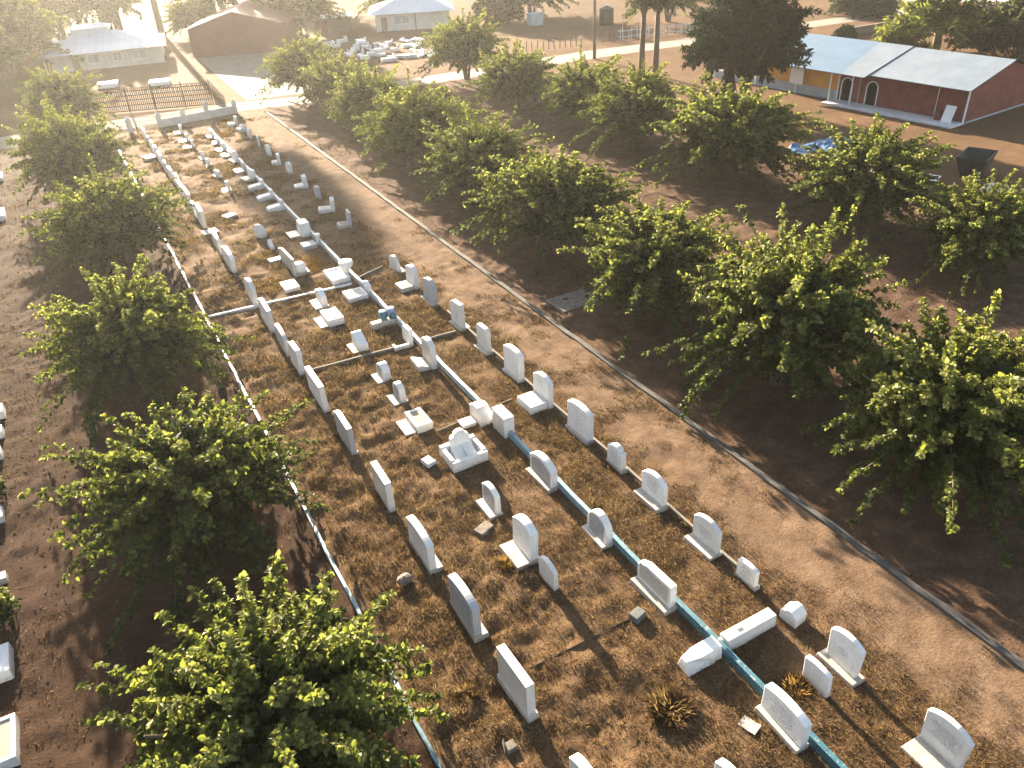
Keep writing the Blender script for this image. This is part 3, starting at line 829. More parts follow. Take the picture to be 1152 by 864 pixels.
# pots on a beam
rt = empty('pot_stand', (10.75, 33.6, 0), 'white beam carrying two dark blue pots on the low wall', 'grave marker', GC)
MB().box(-.75, .5, -.2, .2, -.05, .30, 0, .03).build('beam', M['plinth'], rt, .02)
M['pot'] = plain('pot_glaze', (.03, .10, .15), (.07, .2, .27), 12, .35)
M['pot2'] = plain('pot_grey', (.16, .22, .32), (.35, .42, .52), 12, .35)
for dx, dy, s, mt, lb in ((-.02, .12, 1.0, 'pot', None), (.42, .2, 1.05, 'pot2', 'pale blue grey urn'), (.42, -.12, .7, 'pot', None)):
    p = MB().lathe([(.14 * s, 0), (.20 * s, .06), (.25 * s, .2 * s), (.2 * s, .34 * s), (.15 * s, .38 * s), (.19 * s, .42 * s), (.15 * s, .425 * s)], (dx, dy, .30), 16).build('pot', M[mt], rt, 0, True)
    if lb: p['label'] = lb
# bed grave with a small stone
rt = tray(10.05, 11.12, 36.95, 38.05, .26, 'cream topped bed grave beside the low wall, just below the pale crossing kerb', 'plinth', None, .14, rec=-.005, group=GC)
MB().extr(profile('peak', .8, .75), .62, .8, 'x').build('slab', M['marble'], rt, .015)
# tray with white basin
rt = tray(10.02, 11.05, 39.55, 41.2, .32, 'large white tray grave with a sea green panel and a white basin on the wall', 'panel', None, .18, rec=.04, group=GC)
M['green_panel'] = plain('sea_green_panel', (.14, .25, .25), (.25, .35, .34), 9, .6)
MB().box(-.33, .33, -.62, .3, .26, .30).build('panel', M['green_panel'], rt)
MB().lathe([(.12, .3), (.14, .5), (.36, .72), (.42, .9), (.38, 1.0), (.3, 1.02)], (.55, -.25, 0), 18).build('basin', M['marble'], rt, .0, True)
MB().extr(profile('flat', .7, .8), .38, .56, 'x').build('slab', M['marble'], rt, .015)
# upper part of the wall row
rt = empty('block_tomb', (11.0, 48.3, 0), 'white square block with a slab on its left, on the pale far part of the wall', 'gravestone', GC)
MB().box(-.3, .4, -.6, .5, -.05, .85, 0, .06).build('block', M['marble'], rt, .05)
MB().box(-1.0, -.31, -.5, .6, -.05, .12).build('slab', M['plinth'], rt, .01)
rt = empty('post_marker', (11.25, 46.0, 0), 'short white post on the wall over a grey slab', 'grave marker', GC)
MB().lathe([(.16, 0), (.14, .55), (.19, .58), (.15, .68)], n=10).build('post', M['marble'], rt)
MB().box(-1.05, -.2, -.45, .35, -.05, .22).build('slab', M['marble_grey'], rt, .015)
for y, lb, hh in ((53.7, 'nearest', .34), (56.4, 'middle one', .34), (59.0, 'farthest', .4)):
    rt = empty('bed_grave', (10.85, y + .3, 0), 'pale bed slab reaching left from the pale far wall, %s of a group of three' % lb, 'grave', GC, .0)
    MB().extr([(-.7, -.05), (.45, -.05), (.45, hh), (-.55, hh - .08), (-.7, hh - .16)], -.32, .32, 'y').build('slab', M['marble'], rt, .03)
    MB().box(.2, .42, -.3, .3, hh - .02, hh + .28).build('headstone', M['marble'], rt, .02)
for i, (y0, y1, h, k, ex, mt) in enumerate([(61.4, 63, .9, 'flat', .9, 'marble'), (63.8, 65.6, .85, 'arch', .9, 'marble_grey'), (66.9, 68.6, 1.1, 'shoulder', .4, 'marble'), (69.3, 70.6, .6, 'low_arch', .8, 'marble'), (71.2, 73, .8, 'arch', .8, 'marble'), (74.0, 75.4, .7, 'flat', .5, 'marble'), (76.4, 78, .8, 'round', .5, 'marble')]):
    ym = (y0 + y1) / 2; grave(XC, ym - .5, ym + .5, h * .8, .24, k, 'white stone on the pale far wall, %s beyond the three pale bed slabs' % (['next', 'second', 'third', 'fourth', 'fifth', 'sixth', 'farthest'][i]), GC, mt, ext=ex * .75, ph=.14, lean=random.uniform(-.1, .1), rz=random.uniform(-.2, .2))
# the white block that crosses the wall
rt = empty('crossing_block', (11.34, 10.25, 0), 'long white marble block lying across the teal wall in the foreground', 'gravestone')
q = [(-.27, -.05), (.27, -.05), (.25, .34), (.0, .40), (-.25, .34)]
mm = MB()
mm.add([(-1.28, -.25, -.05), (-.13, -.25, -.05), (-.13, .25, -.05), (-1.28, .25, -.05), (-1.2, -.02, .27), (-.85, -.2, .42), (-.13, -.2, .46), (-.13, .22, .46), (-.85, .22, .42), (-1.2, .2, .27)],
       [(3, 2, 1, 0), (0, 1, 6, 5, 4), (1, 2, 7, 6), (2, 3, 9, 8, 7), (3, 0, 4, 9), (4, 5, 8, 9), (5, 6, 7, 8)])
mm.build('block', M['marble'], rt, .015)
MB().extr([(-.19, -.05), (.18, -.05), (.17, .42), (-.17, .42)], .13, 1.9, 'x').build('beam', M['marble'], rt, .018)
mm = MB().lathe([(.05, 0), (.07, .02), (.07, .05), (.05, .08)], (0, 0, .37), 12).build('bolt', M['pale'], rt)
mm = MB().box(.6, .78, -.07, .03, .415, .426).build('stain', M['rock_grey'], rt)

GD = 'headstones in the right row'
XD = 13.72
D = [
 (4.66, 5.80, 1.22, .16, 'arch', dict(fl=.10, ext=.62, ph=.06, lines=8, side=.0, ins=(.38, .75, .7)), 'large arched headstone on a wide slab at the lower right corner'),
 (7.65, 8.66, 1.22, .17, 'arch', dict(fl=.08, ext=.22, ph=.08, xb=.12, lines=4, side=.12, ins=(.42, .6, .35)), 'arched headstone with a short inscription on a cream plinth at the right'),
 (11.36, 12.1, .74, .17, 'low_arch', dict(lines=6, ins=(.3, .8, .6), ext=.02), 'small white headstone at the near end of the thin pale kerb'),
 (12.99, 14.1, 1.12, .17, 'arch', dict(ext=.32, ph=.12, lines=5, ins=(.4, .66, .5)), 'large headstone with a short inscription, just beyond the small one ending the pale kerb'),
 (15.62, 16.77, 1.10, .2, 'arch', dict(ext=.32, ph=.14, lines=6, ins=(.4, .8, .66)), 'arched headstone with a full inscription and a thick rounded plinth'),
 (17.96, 18.79, .96, .24, 'shoulder', dict(lines=6, ins=(.25, .8, .6), ext=.03), 'small shouldered headstone on the pale kerb between two large ones'),
 (20.07, 21.45, 1.34, .26, 'low_arch', dict(ext=.12, ph=.1, lines=6, ins=(.25, .82, .5)), 'large white headstone right of the teal wall, first beyond the small shouldered one'),
 (22.89, 24.1, 1.30, .22, 'arch', dict(bed=(.85, .30, 'marble'), ext=.0, lines=4, ins=(.4, .8, .5)), 'arched headstone with a pale raised bed in front'),
 (25.28, 26.6, 1.36, .26, 'low_arch', dict(ext=.1, ph=.08, lines=4, ink='ink_light', ins=(.4, .8, .5)), 'tall white headstone above the one with the raised bed'),
 (28.22, 29.2, 1.22, .22, 'clip', dict(ext=.2, ph=.08), 'narrow cream headstone with cut corners on a grey plinth'),
 (30.89, 32.0, 1.36, .22, 'slant', dict(ext=.16, ph=.1, xb=.25, lines=4, ins=(.4, .8, .5)), 'tall white headstone on a pale plinth at the right end of the pipe like kerb'),
 (34.07, 35.4, 1.28, .24, 'arch', dict(ext=.18, ph=.1), 'greyish arched headstone in tree shade in the right row'),
 (36.55, 37.6, 1.16, .28, 'arch', dict(bed=(.75, .2, 'plinth')), 'double thick white headstone with a grey bed slab in tree shade'),
 (39.0, 40.2, .86, .2, 'round', dict(xb=.3, ext=.05, ph=.05), 'rounded pointed headstone at the end of the short pale crossing kerb'),
]
for (y0, y1, h, t, k, op, lb) in D:
    mt = 'marble_grey' if ('greyish' in lb) else 'marble'
    grave(XD - t / 2, y0, y1, h, t, k, lb, GD, mt, **op)
grave(12.62, 7.69, 8.5, .84, .15, 'low_arch', 'small blank bluish headstone with rusty grass at its foot', 'headstones in the right row', lean=-.06)
rt = MB().extr([(-.28, -.05), (.28, -.05), (.28, .28), (.06, .46), (-.1, .46), (-.28, .30)], -.25, .25, 'x').build('cube_marker', M['marble'], None, .03)
rt.location = (13.84, 10.02, 0); rt.rotation_euler = (0, 0, .12)
tag(rt, 'little white cube shaped marker with a ridged top beside the end of the crossing block', 'grave marker')
far = [
 (47.4, 48.4, 1.15, .2, .7, 'thin greenish headstone with a flat slab, nearest of the far right row'),
 (50.9, 51.9, 1.1, .3, .85, 'stepped white headstone with a bed slab, second of the far right row'),
 (54.0, 55.0, 1.05, .24, 0, 'plain upright thin stone, third of the far right row'),
 (57.1, 58.3, 1.05, .34, .7, 'stepped white headstone with a bed slab, fourth of the far right row'),
 (61.2, 62.8, .95, .3, .1, 'white pointed stone, fifth of the far right row'),
 (64.0, 65.8, .95, .3, .5, 'stone with a white bed, sixth of the far right row'),
 (67.1, 69.0, .95, .26, .1, 'pale headstone, seventh of the far right row'),
 (70.4, 72.3, 1.05, .26, 0, 'arched headstone, eighth of the far right row'),
 (73.9, 75.6, 1.0, .26, 0, 'narrow upright stone, ninth of the far right row'),
 (77.1, 78.5, .7, .3, .3, 'low white stone with a slab, second from the far end of the right row'),
 (79.4, 81.2, 1.0, .3, .6, 'farthest stone of the right row, below the corner of the boundary wall'),
]
for i, (y0, y1, h, t, bl, lb) in enumerate(far):
    ym = (y0 + y1) / 2; grave(XD + .1, ym - .42, ym + .42, h * .86, t * .8, ['flat', 'peak', 'slant', 'peak', 'peak', 'low_arch', 'low_arch', 'arch', 'arch', 'round', 'arch'][i], lb, GD,
          'marble_grey' if i in (0, 2) else 'marble', bed=(bl, .24, 'plinth' if i == 0 else 'marble') if bl > .2 else None, lean=random.uniform(-.08, .10), rz=random.uniform(-.25, .25))

# graves whose ends show at the left edge of the photo
GE = 'bed graves at the left edge of the photo'
def slab_grave(y, wd, h, x1, label, mat='pale', ln=2.4):
    o = MB().box(x1 - ln, x1, y - wd / 2, y + wd / 2, -.05, h, 0, .02).build('bed_grave', M[mat], None, .02)
    return tag(o, label, 'grave', GE)
tray(-8.2, -5.75, 16.6, 18.05, .34, 'white rimmed bed grave with grey infill at the lower left corner', 'panel_earth', None, .12, rec=.03, group=GE, name='bed_grave')
slab_grave(20.25, 1.15, .34, -5.85, 'smooth pale blue slab grave at the left edge, above the rimmed one', 'marble')
slab_grave(24.1, .42, .22, -5.95, 'narrow weathered cream slab at the left edge above the green bush', 'plinth')
slab_grave(27.6, .7, .3, -6.0, 'short white slab with a grey top at the left edge beside the sunlit earth', 'marble')
slab_grave(31.9, .62, .3, -6.05, 'nearest of three small white slab ends at the left edge', 'marble')
slab_grave(33.6, .62, .3, -6.0, 'middle of three small white slab ends at the left edge', 'marble')
slab_grave(35.3, .8, .34, -5.95, 'bluish farthest of three small slab ends at the left edge', 'pale')
slab_grave(38.0, .6, .4, -6.15, 'small cream slab end at the left edge beside the third tree', 'plinth')
slab_grave(64.8, 2.0, .3, -5.7, 'white slab at the left edge in the haze beside the fourth tree', 'marble')
slab_grave(75.4, 1.8, .3, -5.8, 'white slab at the left edge in the haze beyond the fourth tree', 'marble')

# rubble and litter
rb = lump('rubble_stone', (4.88, 17.2, .06), (.30, .22, .20), 'rock', 'broken lump of pale masonry with straw around it, left of the left row', 'rubble', 5, rz=.4)
tuft((4.75, 17.05), .4, .22, 160, 'thin straw around the broken masonry lump', 'straw', seed=12)
rt = empty('broken_concrete', (5.0, 10.7, bump1(5.0, 10.7)), 'broken concrete piece with an upright shard near the bottom edge', 'rubble')
MB().box(-.16, .16, -.14, .14, -.04, .11, 0, .02).build('base', M['rock'], rt, .015)
MB().add([(-.2, -.1, 0), (-.14, .2, 0), (-.12, .12, .34), (-.17, -.08, 0), (-.10, .2, 0), (-.09, .12, .33)], [(0, 1, 2), (5, 4, 3), (0, 3, 4, 1), (1, 4, 5, 2), (2, 5, 3, 0)]).build('shard', M['rock'], rt)
block((10.13, 12.35, 0), .44, .34, .22, 'rock_grey', 'small dark grey stone block left of the teal wall', 'stone block', .25)
block((7.98, 22.25, 0), .38, .5, .14, 'pale', 'small pale loose block left of the armchair grave', 'stone block', .2)
block((8.1, 18.05, 0), .62, .42, .16, 'rock', 'flat broken rock below the headstone with the scribbled face', 'rubble', .35, name='flat_rock')
# ------------------------------------------------------------------ trees
def norm(a):
    return a / np.maximum(np.linalg.norm(a, axis=-1, keepdims=True), 1e-9)
def foliage(rs, P0, D, L, droop, nl, ll, lw, tip_r=.5, t0=.12, spread=.8):
    """leaves set along shoots. returns V (N,6,3), tint"""
    n = len(P0)
    t = np.linspace(t0, 1, nl)[None] + rs.rand(n, nl) * .04
    pos = P0[:, None] + D[:, None] * (L[:, None] * t)[..., None]
    pos[..., 2] -= droop[:, None] * t ** 2
    tan = D[:, None] * L[:, None, None] + np.zeros_like(pos)
    tan[..., 2] -= 2 * droop[:, None] * t
    tan = norm(tan)
    up = np.array([0, 0, 1.])
    s = norm(np.cross(tan, up[None, None]) + 1e-4)
    w_ = np.cross(s, tan)
    ang = (np.arange(nl) % 2)[None] * pi + rs.randn(n, nl) * .7
    side = s * np.cos(ang)[..., None] + w_ * np.sin(ang)[..., None]
    ld = norm(side * spread + tan * .55 + rs.randn(n, nl, 3) * .22 + np.array([0, 0, -.12]))
    nrm = up + rs.randn(n, nl, 3) * .45 + D[:, None] * .35
    nrm = norm(nrm - (nrm * ld).sum(-1, keepdims=True) * ld)
    wd = np.cross(ld, nrm)
    sz = (.6 + .6 * rs.rand(n, nl)) * (1.0 - .35 * (t > .9))
    l = (ll * sz)[..., None]; w2 = (lw * sz)[..., None] * .5
    b = pos; fold = .25
    V = np.stack([b, b + ld * l * .3 + wd * w2 + nrm * w2 * fold, b + ld * l * .72 + wd * w2 * .85 + nrm * (w2 * fold - l * .06),
                  b + ld * l - nrm * l * .16, b + ld * l * .72 - wd * w2 * .85 + nrm * (w2 * fold - l * .06), b + ld * l * .3 - wd * w2 + nrm * w2 * fold], 2)
    tint = np.clip(.2 + .3 * rs.rand(n, nl) + tip_r * sstep(.45, 1.0, t), 0, 1)
    return V.reshape(-1, 6, 3), tint.reshape(-1)

LEAF_F = [(0, 1, 2, 3), (0, 3, 4, 5)]
def tree_proto(seed, R_=4.0, zc=3.0, zr=2.8, npl=150, nsub=20, nl=7, ll=.155, lw=.112, mat='leaf', trunk_h=1.0, inner=1500, stems=3,
               tip_r=.75, lobes=.30, trunk_r=.16, low=-.7, spread=3.5, reach=.52, subL=(.16, .40), up=.35, dr=.22):
    """crown of arching leafy plumes: plume axis -> side shoots -> leaves"""
    rs = np.random.RandomState(seed)
    i = np.arange(npl) + .5
    z = low + (1 - low) * (1 - i / npl) ** 1.0
    ph = i * 2.399963 + rs.randn(npl) * .25
    z = np.clip(z + rs.randn(npl) * .06, -.95, .99)
    c = np.sqrt(1 - z * z); dirs = np.stack([c * np.cos(ph), c * np.sin(ph), z], -1)
    k = 1 + lobes * (vnoise(dirs[:, 0] * 1.6 + 20 + seed * 3.1, dirs[:, 1] * 1.6 + 40 + dirs[:, 2]) * 2 - 1)
    k = k * (.72 + reach * rs.rand(npl) ** 2.1)
    ax = np.array([R_, R_, zr])
    end = dirs * ax * k[:, None] + np.array([0, 0, zc])
    st = dirs * ax * (.18 + .25 * rs.rand(npl))[:, None] + np.array([0, 0, zc * .85])
    end[:, 2] = np.maximum(end[:, 2], .5 + .5 * rs.rand(npl))
    D = end - st; L = np.linalg.norm(D, axis=1); D = D / L[:, None]
    upw = up * (z > -.15) * (.3 + rs.rand(npl))
    D = norm(D + upw[:, None] * np.array([0, 0, 1.]) + rs.randn(npl, 3) * .12)
    droop = L * dr * (.3 + 1.1 * rs.rand(npl)) + .25 * upw * L
    # side shoots
    t = .22 + .78 * np.linspace(0, 1, nsub)[None] + rs.rand(npl, nsub) * .05
    p = st[:, None] + D[:, None] * (L[:, None] * t)[..., None]
    p[..., 2] -= droop[:, None] * t * t
    tan = D[:, None] * L[:, None, None] + np.zeros_like(p); tan[..., 2] -= 2 * droop[:, None] * t; tan = norm(tan)
    perp = rs.randn(npl, nsub, 3); perp[..., 2] += .35
    perp = norm(perp - (perp * tan).sum(-1, keepdims=True) * tan)
    sd = norm(perp * (.75 - .25 * t)[..., None] + tan * (.55 + .4 * t)[..., None])
    sL = (subL[0] + (subL[1] - subL[0]) * rs.rand(npl, nsub)) * (1.15 - .5 * t)
    tip = np.clip(.12 + .95 * (t - .35), 0, 1) * (.55 + .5 * np.clip(z + .4, 0, 1))[:, None]  # young tips brighter; sunlit upper crown also put into the tint
    P0 = p.reshape(-1, 3); D2 = sd.reshape(-1, 3); L2 = sL.reshape(-1)
    V1, t1 = foliage(rs, P0, D2, L2, L2 * .22, nl, ll, lw, tip_r * tip.reshape(-1)[:, None], .1)
    q = norm(rs.randn(inner, 3)) * (rs.rand(inner, 1) ** .5) * ax * .62 + np.array([0, 0, zc * .95])
    q[:, 2] = np.maximum(q[:, 2], .5)
    V2, t2 = foliage(rs, q, norm(rs.randn(inner, 3)), np.full(inner, .4), np.full(inner, .1), 3, ll * 1.8, lw * 1.8, 0, .2)
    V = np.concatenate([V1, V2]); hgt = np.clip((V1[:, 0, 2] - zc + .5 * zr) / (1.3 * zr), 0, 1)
    t1 = t1 * (.55 + .45 * hgt)  # lower leaves tinted darker: crown shade put into leaf colour
    tint = np.concatenate([t1, t2 * .2])  # core leaves darkest, their tint standing in for inner shade
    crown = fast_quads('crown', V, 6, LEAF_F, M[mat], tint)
    m = MB(); tw = MB(); rr = random.Random(seed)
    for s_ in range(stems):
        a = 2 * pi * s_ / stems + rr.uniform(-.5, .5)
        sp = .10 if stems > 1 else 0
        p0 = Vector((sp * cos(a), sp * sin(a), -.15)); p1 = Vector((sp * spread * cos(a), sp * spread * sin(a), trunk_h))
        m.tube([p0, p0.lerp(p1, .5) + Vector((rr.uniform(-.05, .05), rr.uniform(-.05, .05), 0)), p1], [trunk_r, trunk_r * .8, trunk_r * .65], 8)
        for j in range(4 if stems > 1 else 7):
            b_ = a + (rr.uniform(-1.0, 1.0) if stems > 1 else 2 * pi * j / 7); rl = rr.uniform(.4, .75)
            e = Vector((R_ * rl * cos(b_), R_ * rl * sin(b_), zc + zr * rr.uniform(-.2, .5)))
            md = p1.lerp(e, .5) + Vector((0, 0, .3))
            m.tube([p1, md, e], [trunk_r * .55, trunk_r * .35, .03], 6)
    tm = raw_mesh('trunk', m.V, m.F, M['bark'], None, None, True)
    for n_ in range(npl):
        pp = []
        for q_ in (0, .3, .55, .8, 1):
            w_ = st[n_] + D[n_] * L[n_] * q_; pp.append((w_[0], w_[1], w_[2] - droop[n_] * q_ * q_))
        tw.tube(pp, [.035, .026, .018, .012, .006], 4, 0, False)
    for n_ in range(0, npl * nsub, 2):
        a_ = P0[n_]; b_ = a_ + D2[n_] * L2[n_] * .9; tw.tube([a_, b_ - np.array([0, 0, L2[n_] * .15])], [.008, .003], 3, 0, False)
    wm = raw_mesh('twigs', tw.V, tw.F, M['bark'])
    return crown, tm, wm

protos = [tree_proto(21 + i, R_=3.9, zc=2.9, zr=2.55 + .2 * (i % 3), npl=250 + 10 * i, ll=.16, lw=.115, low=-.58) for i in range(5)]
def place_tree(meshes, x, y, sc, label, group, rz=None, name='leafy_tree', sz=None, cat='tree', z=0, parts=('crown', 'trunk', 'twigs')):
    rs = random.Random(int(x * 13 + y * 7))
    e = empty(name, (x, y, z), label, cat, group, rs.uniform(0, 6.28) if rz is None else rz)
    k_ = rs.uniform(-.09, .09)
    e.scale = (sc * (1 + k_), sc * (1 - k_), (sz or sc) * rs.uniform(.93, 1.07))
    for n_, me in zip(parts, meshes):
        link(bpy.data.objects.new(n_, me), e)
    return e
def xs(a, b): return
GTL = 'green trees in the left row'; GTR = 'green trees beside the right kerb'; GTS = 'green trees in the second right row'
left = [(.1, 12.6, 1.02, 'leafy green tree filling the lower left corner, nearest of the left row'),
        (.1, 22.0, .98, 'leafy green tree, second of the left row, with upright shoots'),
        (-.4, 33.6, .98, 'rounded green tree, third of the left row'),
        (.3, 49.8, 1.12, 'large hazy green tree, fourth of the left row'),
        (-.4, 66.5, 1.15, 'hazy tree, fifth of the left row, partly behind the fourth'),
        (.0, 88.5, 1.20, 'hazy tree at the far end of the left row, beside the iron fence')]
for i, (x, y, s, lb) in enumerate(left):
    place_tree(protos[(i * 2) % 5], x, y, s * .90, lb, GTL, sz=s * .97)
right = [(22.5, 12.0, 1.14, 'bright leafy tree at the right edge, nearest of the row beside the kerb'),
         (22.5, 19.3, 1.2, 'wide spreading tree, second from the near end beside the right kerb'),
         (22.4, 27.6, 1.12, 'green tree, third from the near end beside the right kerb'),
         (22.4, 36.2, 1.18, 'bright wide tree, fourth from the near end beside the right kerb'),
         (23.0, 46.8, 1.15, 'green tree, fifth from the near end beside the right kerb'),
         (22.6, 57.0, 1.1, 'hazy green tree, sixth from the near end beside the right kerb'),
         (23.0, 67.5, 1.1, 'hazy green tree, seventh from the near end beside the right kerb'),
         (23.8, 78.0, 1.08, 'hazy green tree, second from the far end beside the right kerb'),
         (23.2, 87.5, 1.15, 'hazy tree at the far end beside the right kerb, next to the concrete forecourt')]
for i, (x, y, s, lb) in enumerate(right):
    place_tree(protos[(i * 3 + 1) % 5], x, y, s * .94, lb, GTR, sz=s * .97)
second = [(38.7, 21.8, .92, 'tree at the right edge below the black skip, nearest of the second row'),
          (39.2, 29.6, 1.12, 'dark tree in the second right row, in front of the blue tarpaulin'),
          (39.3, 40.5, 1.22, 'big spreading tree in the second right row below the large dark tree'),
          (39.0, 50.9, 1.08, 'green tree, fourth of the second right row'),
          (39.2, 58.9, 1.05, 'green tree, fifth of the second right row'),
          (37.9, 68.6, 1.05, 'hazy green tree, sixth of the second right row'),
          (40.4, 84.0, 1.25, 'tall hazy tree at the far end of the second right row, beside the concrete path')]
for i, (x, y, s, lb) in enumerate(second):
    place_tree(protos[(i * 2 + 3) % 5], x, y, s, lb, GTS)

# large dark tree by the long building: whorled clusters of long leaves, open trunk
big = tree_proto(77, R_=5.8, zc=7.7, zr=5.0, npl=230, nsub=11, nl=10, ll=.62, lw=.19, mat='leaf_dark', trunk_h=3.4, inner=700, stems=4, spread=11, tip_r=.25, lobes=.2, trunk_r=.46, low=-.66, reach=.35, subL=(.3, .5), up=.1, dr=.2)
place_tree(big, 51.7, 53.1, .92, 'large dark broad leaved tree with a forked trunk beside the long building', None, .4, 'broadleaf_tree')
slim = tree_proto(78, R_=2.4, zc=10.6, zr=4.6, npl=64, nsub=11, nl=8, ll=.36, lw=.13, mat='leaf_olive', trunk_h=6.2, inner=400, stems=1, tip_r=.3, trunk_r=.40, low=-.75, reach=.45, subL=(.4, .8), up=.1, dr=.35)
place_tree(slim, 55.0, 71.3, .95, 'left one of two tall slim trees with bare trunks beside the path', None, .2, 'tall_tree')
place_tree(slim, 56.0, 70.3, .98, 'right one of two tall slim trees with bare trunks beside the path', None, 2.2, 'tall_tree')
GBK = 'trees and shrubs in the background'
screen = tree_proto(83, R_=6.0, zc=7.5, zr=6.6, npl=200, nsub=11, nl=8, ll=.5, lw=.3, mat='leaf_olive', trunk_h=3, inner=900, stems=2, tip_r=.3, trunk_r=.5, low=-.85, reach=.35, subL=(.5, 1.1), up=.1, dr=.25)
for i, (x, y, sc, wh) in enumerate([(-17, 152, 1.1, 'leftmost behind the white roofed house'), (-6.5, 160, 1.2, 'behind the left end of the white roofed house'), (3.5, 158, 1.0, 'behind the raised ridge of the white roofed house'), (12.5, 162, 1.15, 'behind the right end of the white roofed house'), (28.5, 160, 1.1, 'behind the ridge of the maroon shed'), (44, 165, 1.0, 'behind the small brown shed')]):
    place_tree(screen, x, y, sc, 'tall broad hazy tree, ' + wh, GBK, i * 1.1, 'hazy_tree')
gum = tree_proto(79, R_=3.3, zc=26.0, zr=4.5, npl=200, nsub=11, nl=8, ll=.5, lw=.24, mat='leaf_olive', trunk_h=19, inner=900, stems=1, tip_r=.3, trunk_r=.55, low=-.9, reach=.45, subL=(.5, 1.0), up=.1, dr=.25)
place_tree(gum, 17.7, 150, 1.0, 'very tall slim tree whose bare trunk rises left of the maroon shed', GBK, .6, 'gum_tree')
place_tree(gum, 37.2, 160, .92, 'very tall slim hazy tree behind the right end of the maroon shed', GBK, 2.6, 'gum_tree')
shrub = tree_proto(95, R_=2.9, zc=1.7, zr=1.9, npl=170, nsub=12, nl=7, ll=.26, lw=.18, mat='leaf_dark', trunk_h=.4, inner=900, stems=3, tip_r=.5, low=-.9, reach=.25, subL=(.2, .45), up=.15)
shrub2 = tree_proto(96, R_=3.4, zc=1.9, zr=2.2, npl=170, nsub=12, nl=7, ll=.28, lw=.2, mat='leaf_olive', trunk_h=.4, inner=900, stems=3, tip_r=.5, low=-.9, reach=.35, subL=(.2, .5), up=.2)
back = [(protos[1], -4.5, 130, 2.2, 'large pale hazy tree at the top left corner beside the white roofed house', 'hazy_tree'),
        (protos[3], 22.0, 145, 1.1, 'low hazy tree between the white roofed house and the maroon shed', 'hazy_tree'),
        (protos[0], 35.0, 131, 1.75, 'hazy tree behind the right end of the maroon shed', 'hazy_tree'),
        (shrub, 63.5, 118.5, 1.6, 'round dark hazy shrub near the top middle of the photo', 'round_shrub'),
        (protos[4], 55.5, 140, 1.5, 'hazy grey green trees clump behind the pale grey house', 'hazy_tree'),
        (shrub, 91.2, 57.0, 1.25, 'dark round bush behind the right end of the long building', 'round_shrub'),
        (shrub2, 95.3, 54.5, 1.55, 'olive bush at the top right edge of the photo', 'round_shrub'),
        (shrub, 87.2, 72.5, .5, 'small dark bush behind the blue roof', 'round_shrub'),
        (shrub2, 103.5, 85.5, 1.05, 'small lone tree in the sandy field at the top right', 'lone_tree'),
        (shrub2, 104.2, 81.4, .8, 'small shrub beside the lone tree in the sandy field', 'round_shrub'),
        (protos[2], 71.8, 123, 1.6, 'hazy dark thicket at the top behind the sandy lot', 'hazy_tree'),
        (protos[0], 82.0, 100.5, 1.5, 'hazy shrub behind the pale lattice fence', 'hazy_tree')]
for me3, x, y, s, lb, nm in back:
    place_tree(me3, x, y, s, lb, GBK, name=nm)
lw_ = tree_proto(90, R_=.46, zc=.42, zr=.40, npl=50, nsub=6, nl=6, ll=.10, lw=.075, trunk_h=.12, inner=120, stems=2, trunk_r=.03, subL=(.08, .16), reach=.25)
place_tree(lw_, -6.15, 22.35, 1.15, 'small round yellow green bush at the left edge between two slab graves', None, name='round_shrub')
place_tree(lw_, -6.2, 29.2, .8, 'tiny olive bush at the left edge above the short grey topped slab', None, name='round_shrub')

def palm(x, y, sc, label, nfr=26, seed=1, trunk=1.2, mat='leaf', rise=.9):
    rs = np.random.RandomState(seed)
    e = empty('palm', (x, y, 0), label, 'palm'); e.scale = (sc,) * 3
    MB().tube([(0, 0, -.1), (.05, 0, trunk * .5), (0, .05, trunk)], [.3, .26, .24], 9).build('trunk', M['bark'], e, 0, True)
    Vs = []; ts = []
    tw = MB()
    for i in range(nfr):
        a = rs.rand() * 2 * pi; el = radians(rs.uniform(20, 82)) * rise
        D = np.array([cos(a) * cos(el), sin(a) * cos(el), sin(el)])
        L = rs.uniform(2.6, 3.8); dr = rs.uniform(.6, 1.6)
        V, t = foliage(rs, np.array([[0, 0, trunk]]), D[None], np.array([L]), np.array([dr]), 46, .62, .17, .05, .18, .75)
        Vs.append(V); ts.append(t)
        tw.tube([tuple(np.array([0, 0, trunk]) + D * L * q - np.array([0, 0, dr * q * q])) for q in (0, .4, .75, 1)], [.04, .03, .02, .01], 4)
    link(bpy.data.objects.new('fronds', fast_quads('fronds', np.concatenate(Vs), 6, LEAF_F, M[mat], np.concatenate(ts))), e)
    tw.build('frond_stalks', M['bark'], e)
palm(86.5, 59.5, 1.75, 'bushy palm with spreading green fronds behind the long building', 40, 2, 1.6)
palm(82.6, 60.8, 1.3, 'lower leafy palm clump left of the bushy palm behind the long building', 34, 3, .8)
palm(-5.0, 118, 1.5, 'pale hazy palm at the left edge below the white roofed house', 26, 4, 2.0)
for i, (x, y, h) in enumerate([(84.6, 50.6, 1.2), (87.6, 51.2, 1.3), (90.2, 50.0, 1.2)]):
    tuft((x, y), 3.0, h, 900, ['left', 'middle', 'right'][i] + ' mound of tall dry scrub behind the right end of the pale roof', 'straw', 60 + i, .5).scale = (1.3, 1.3, 1.2)

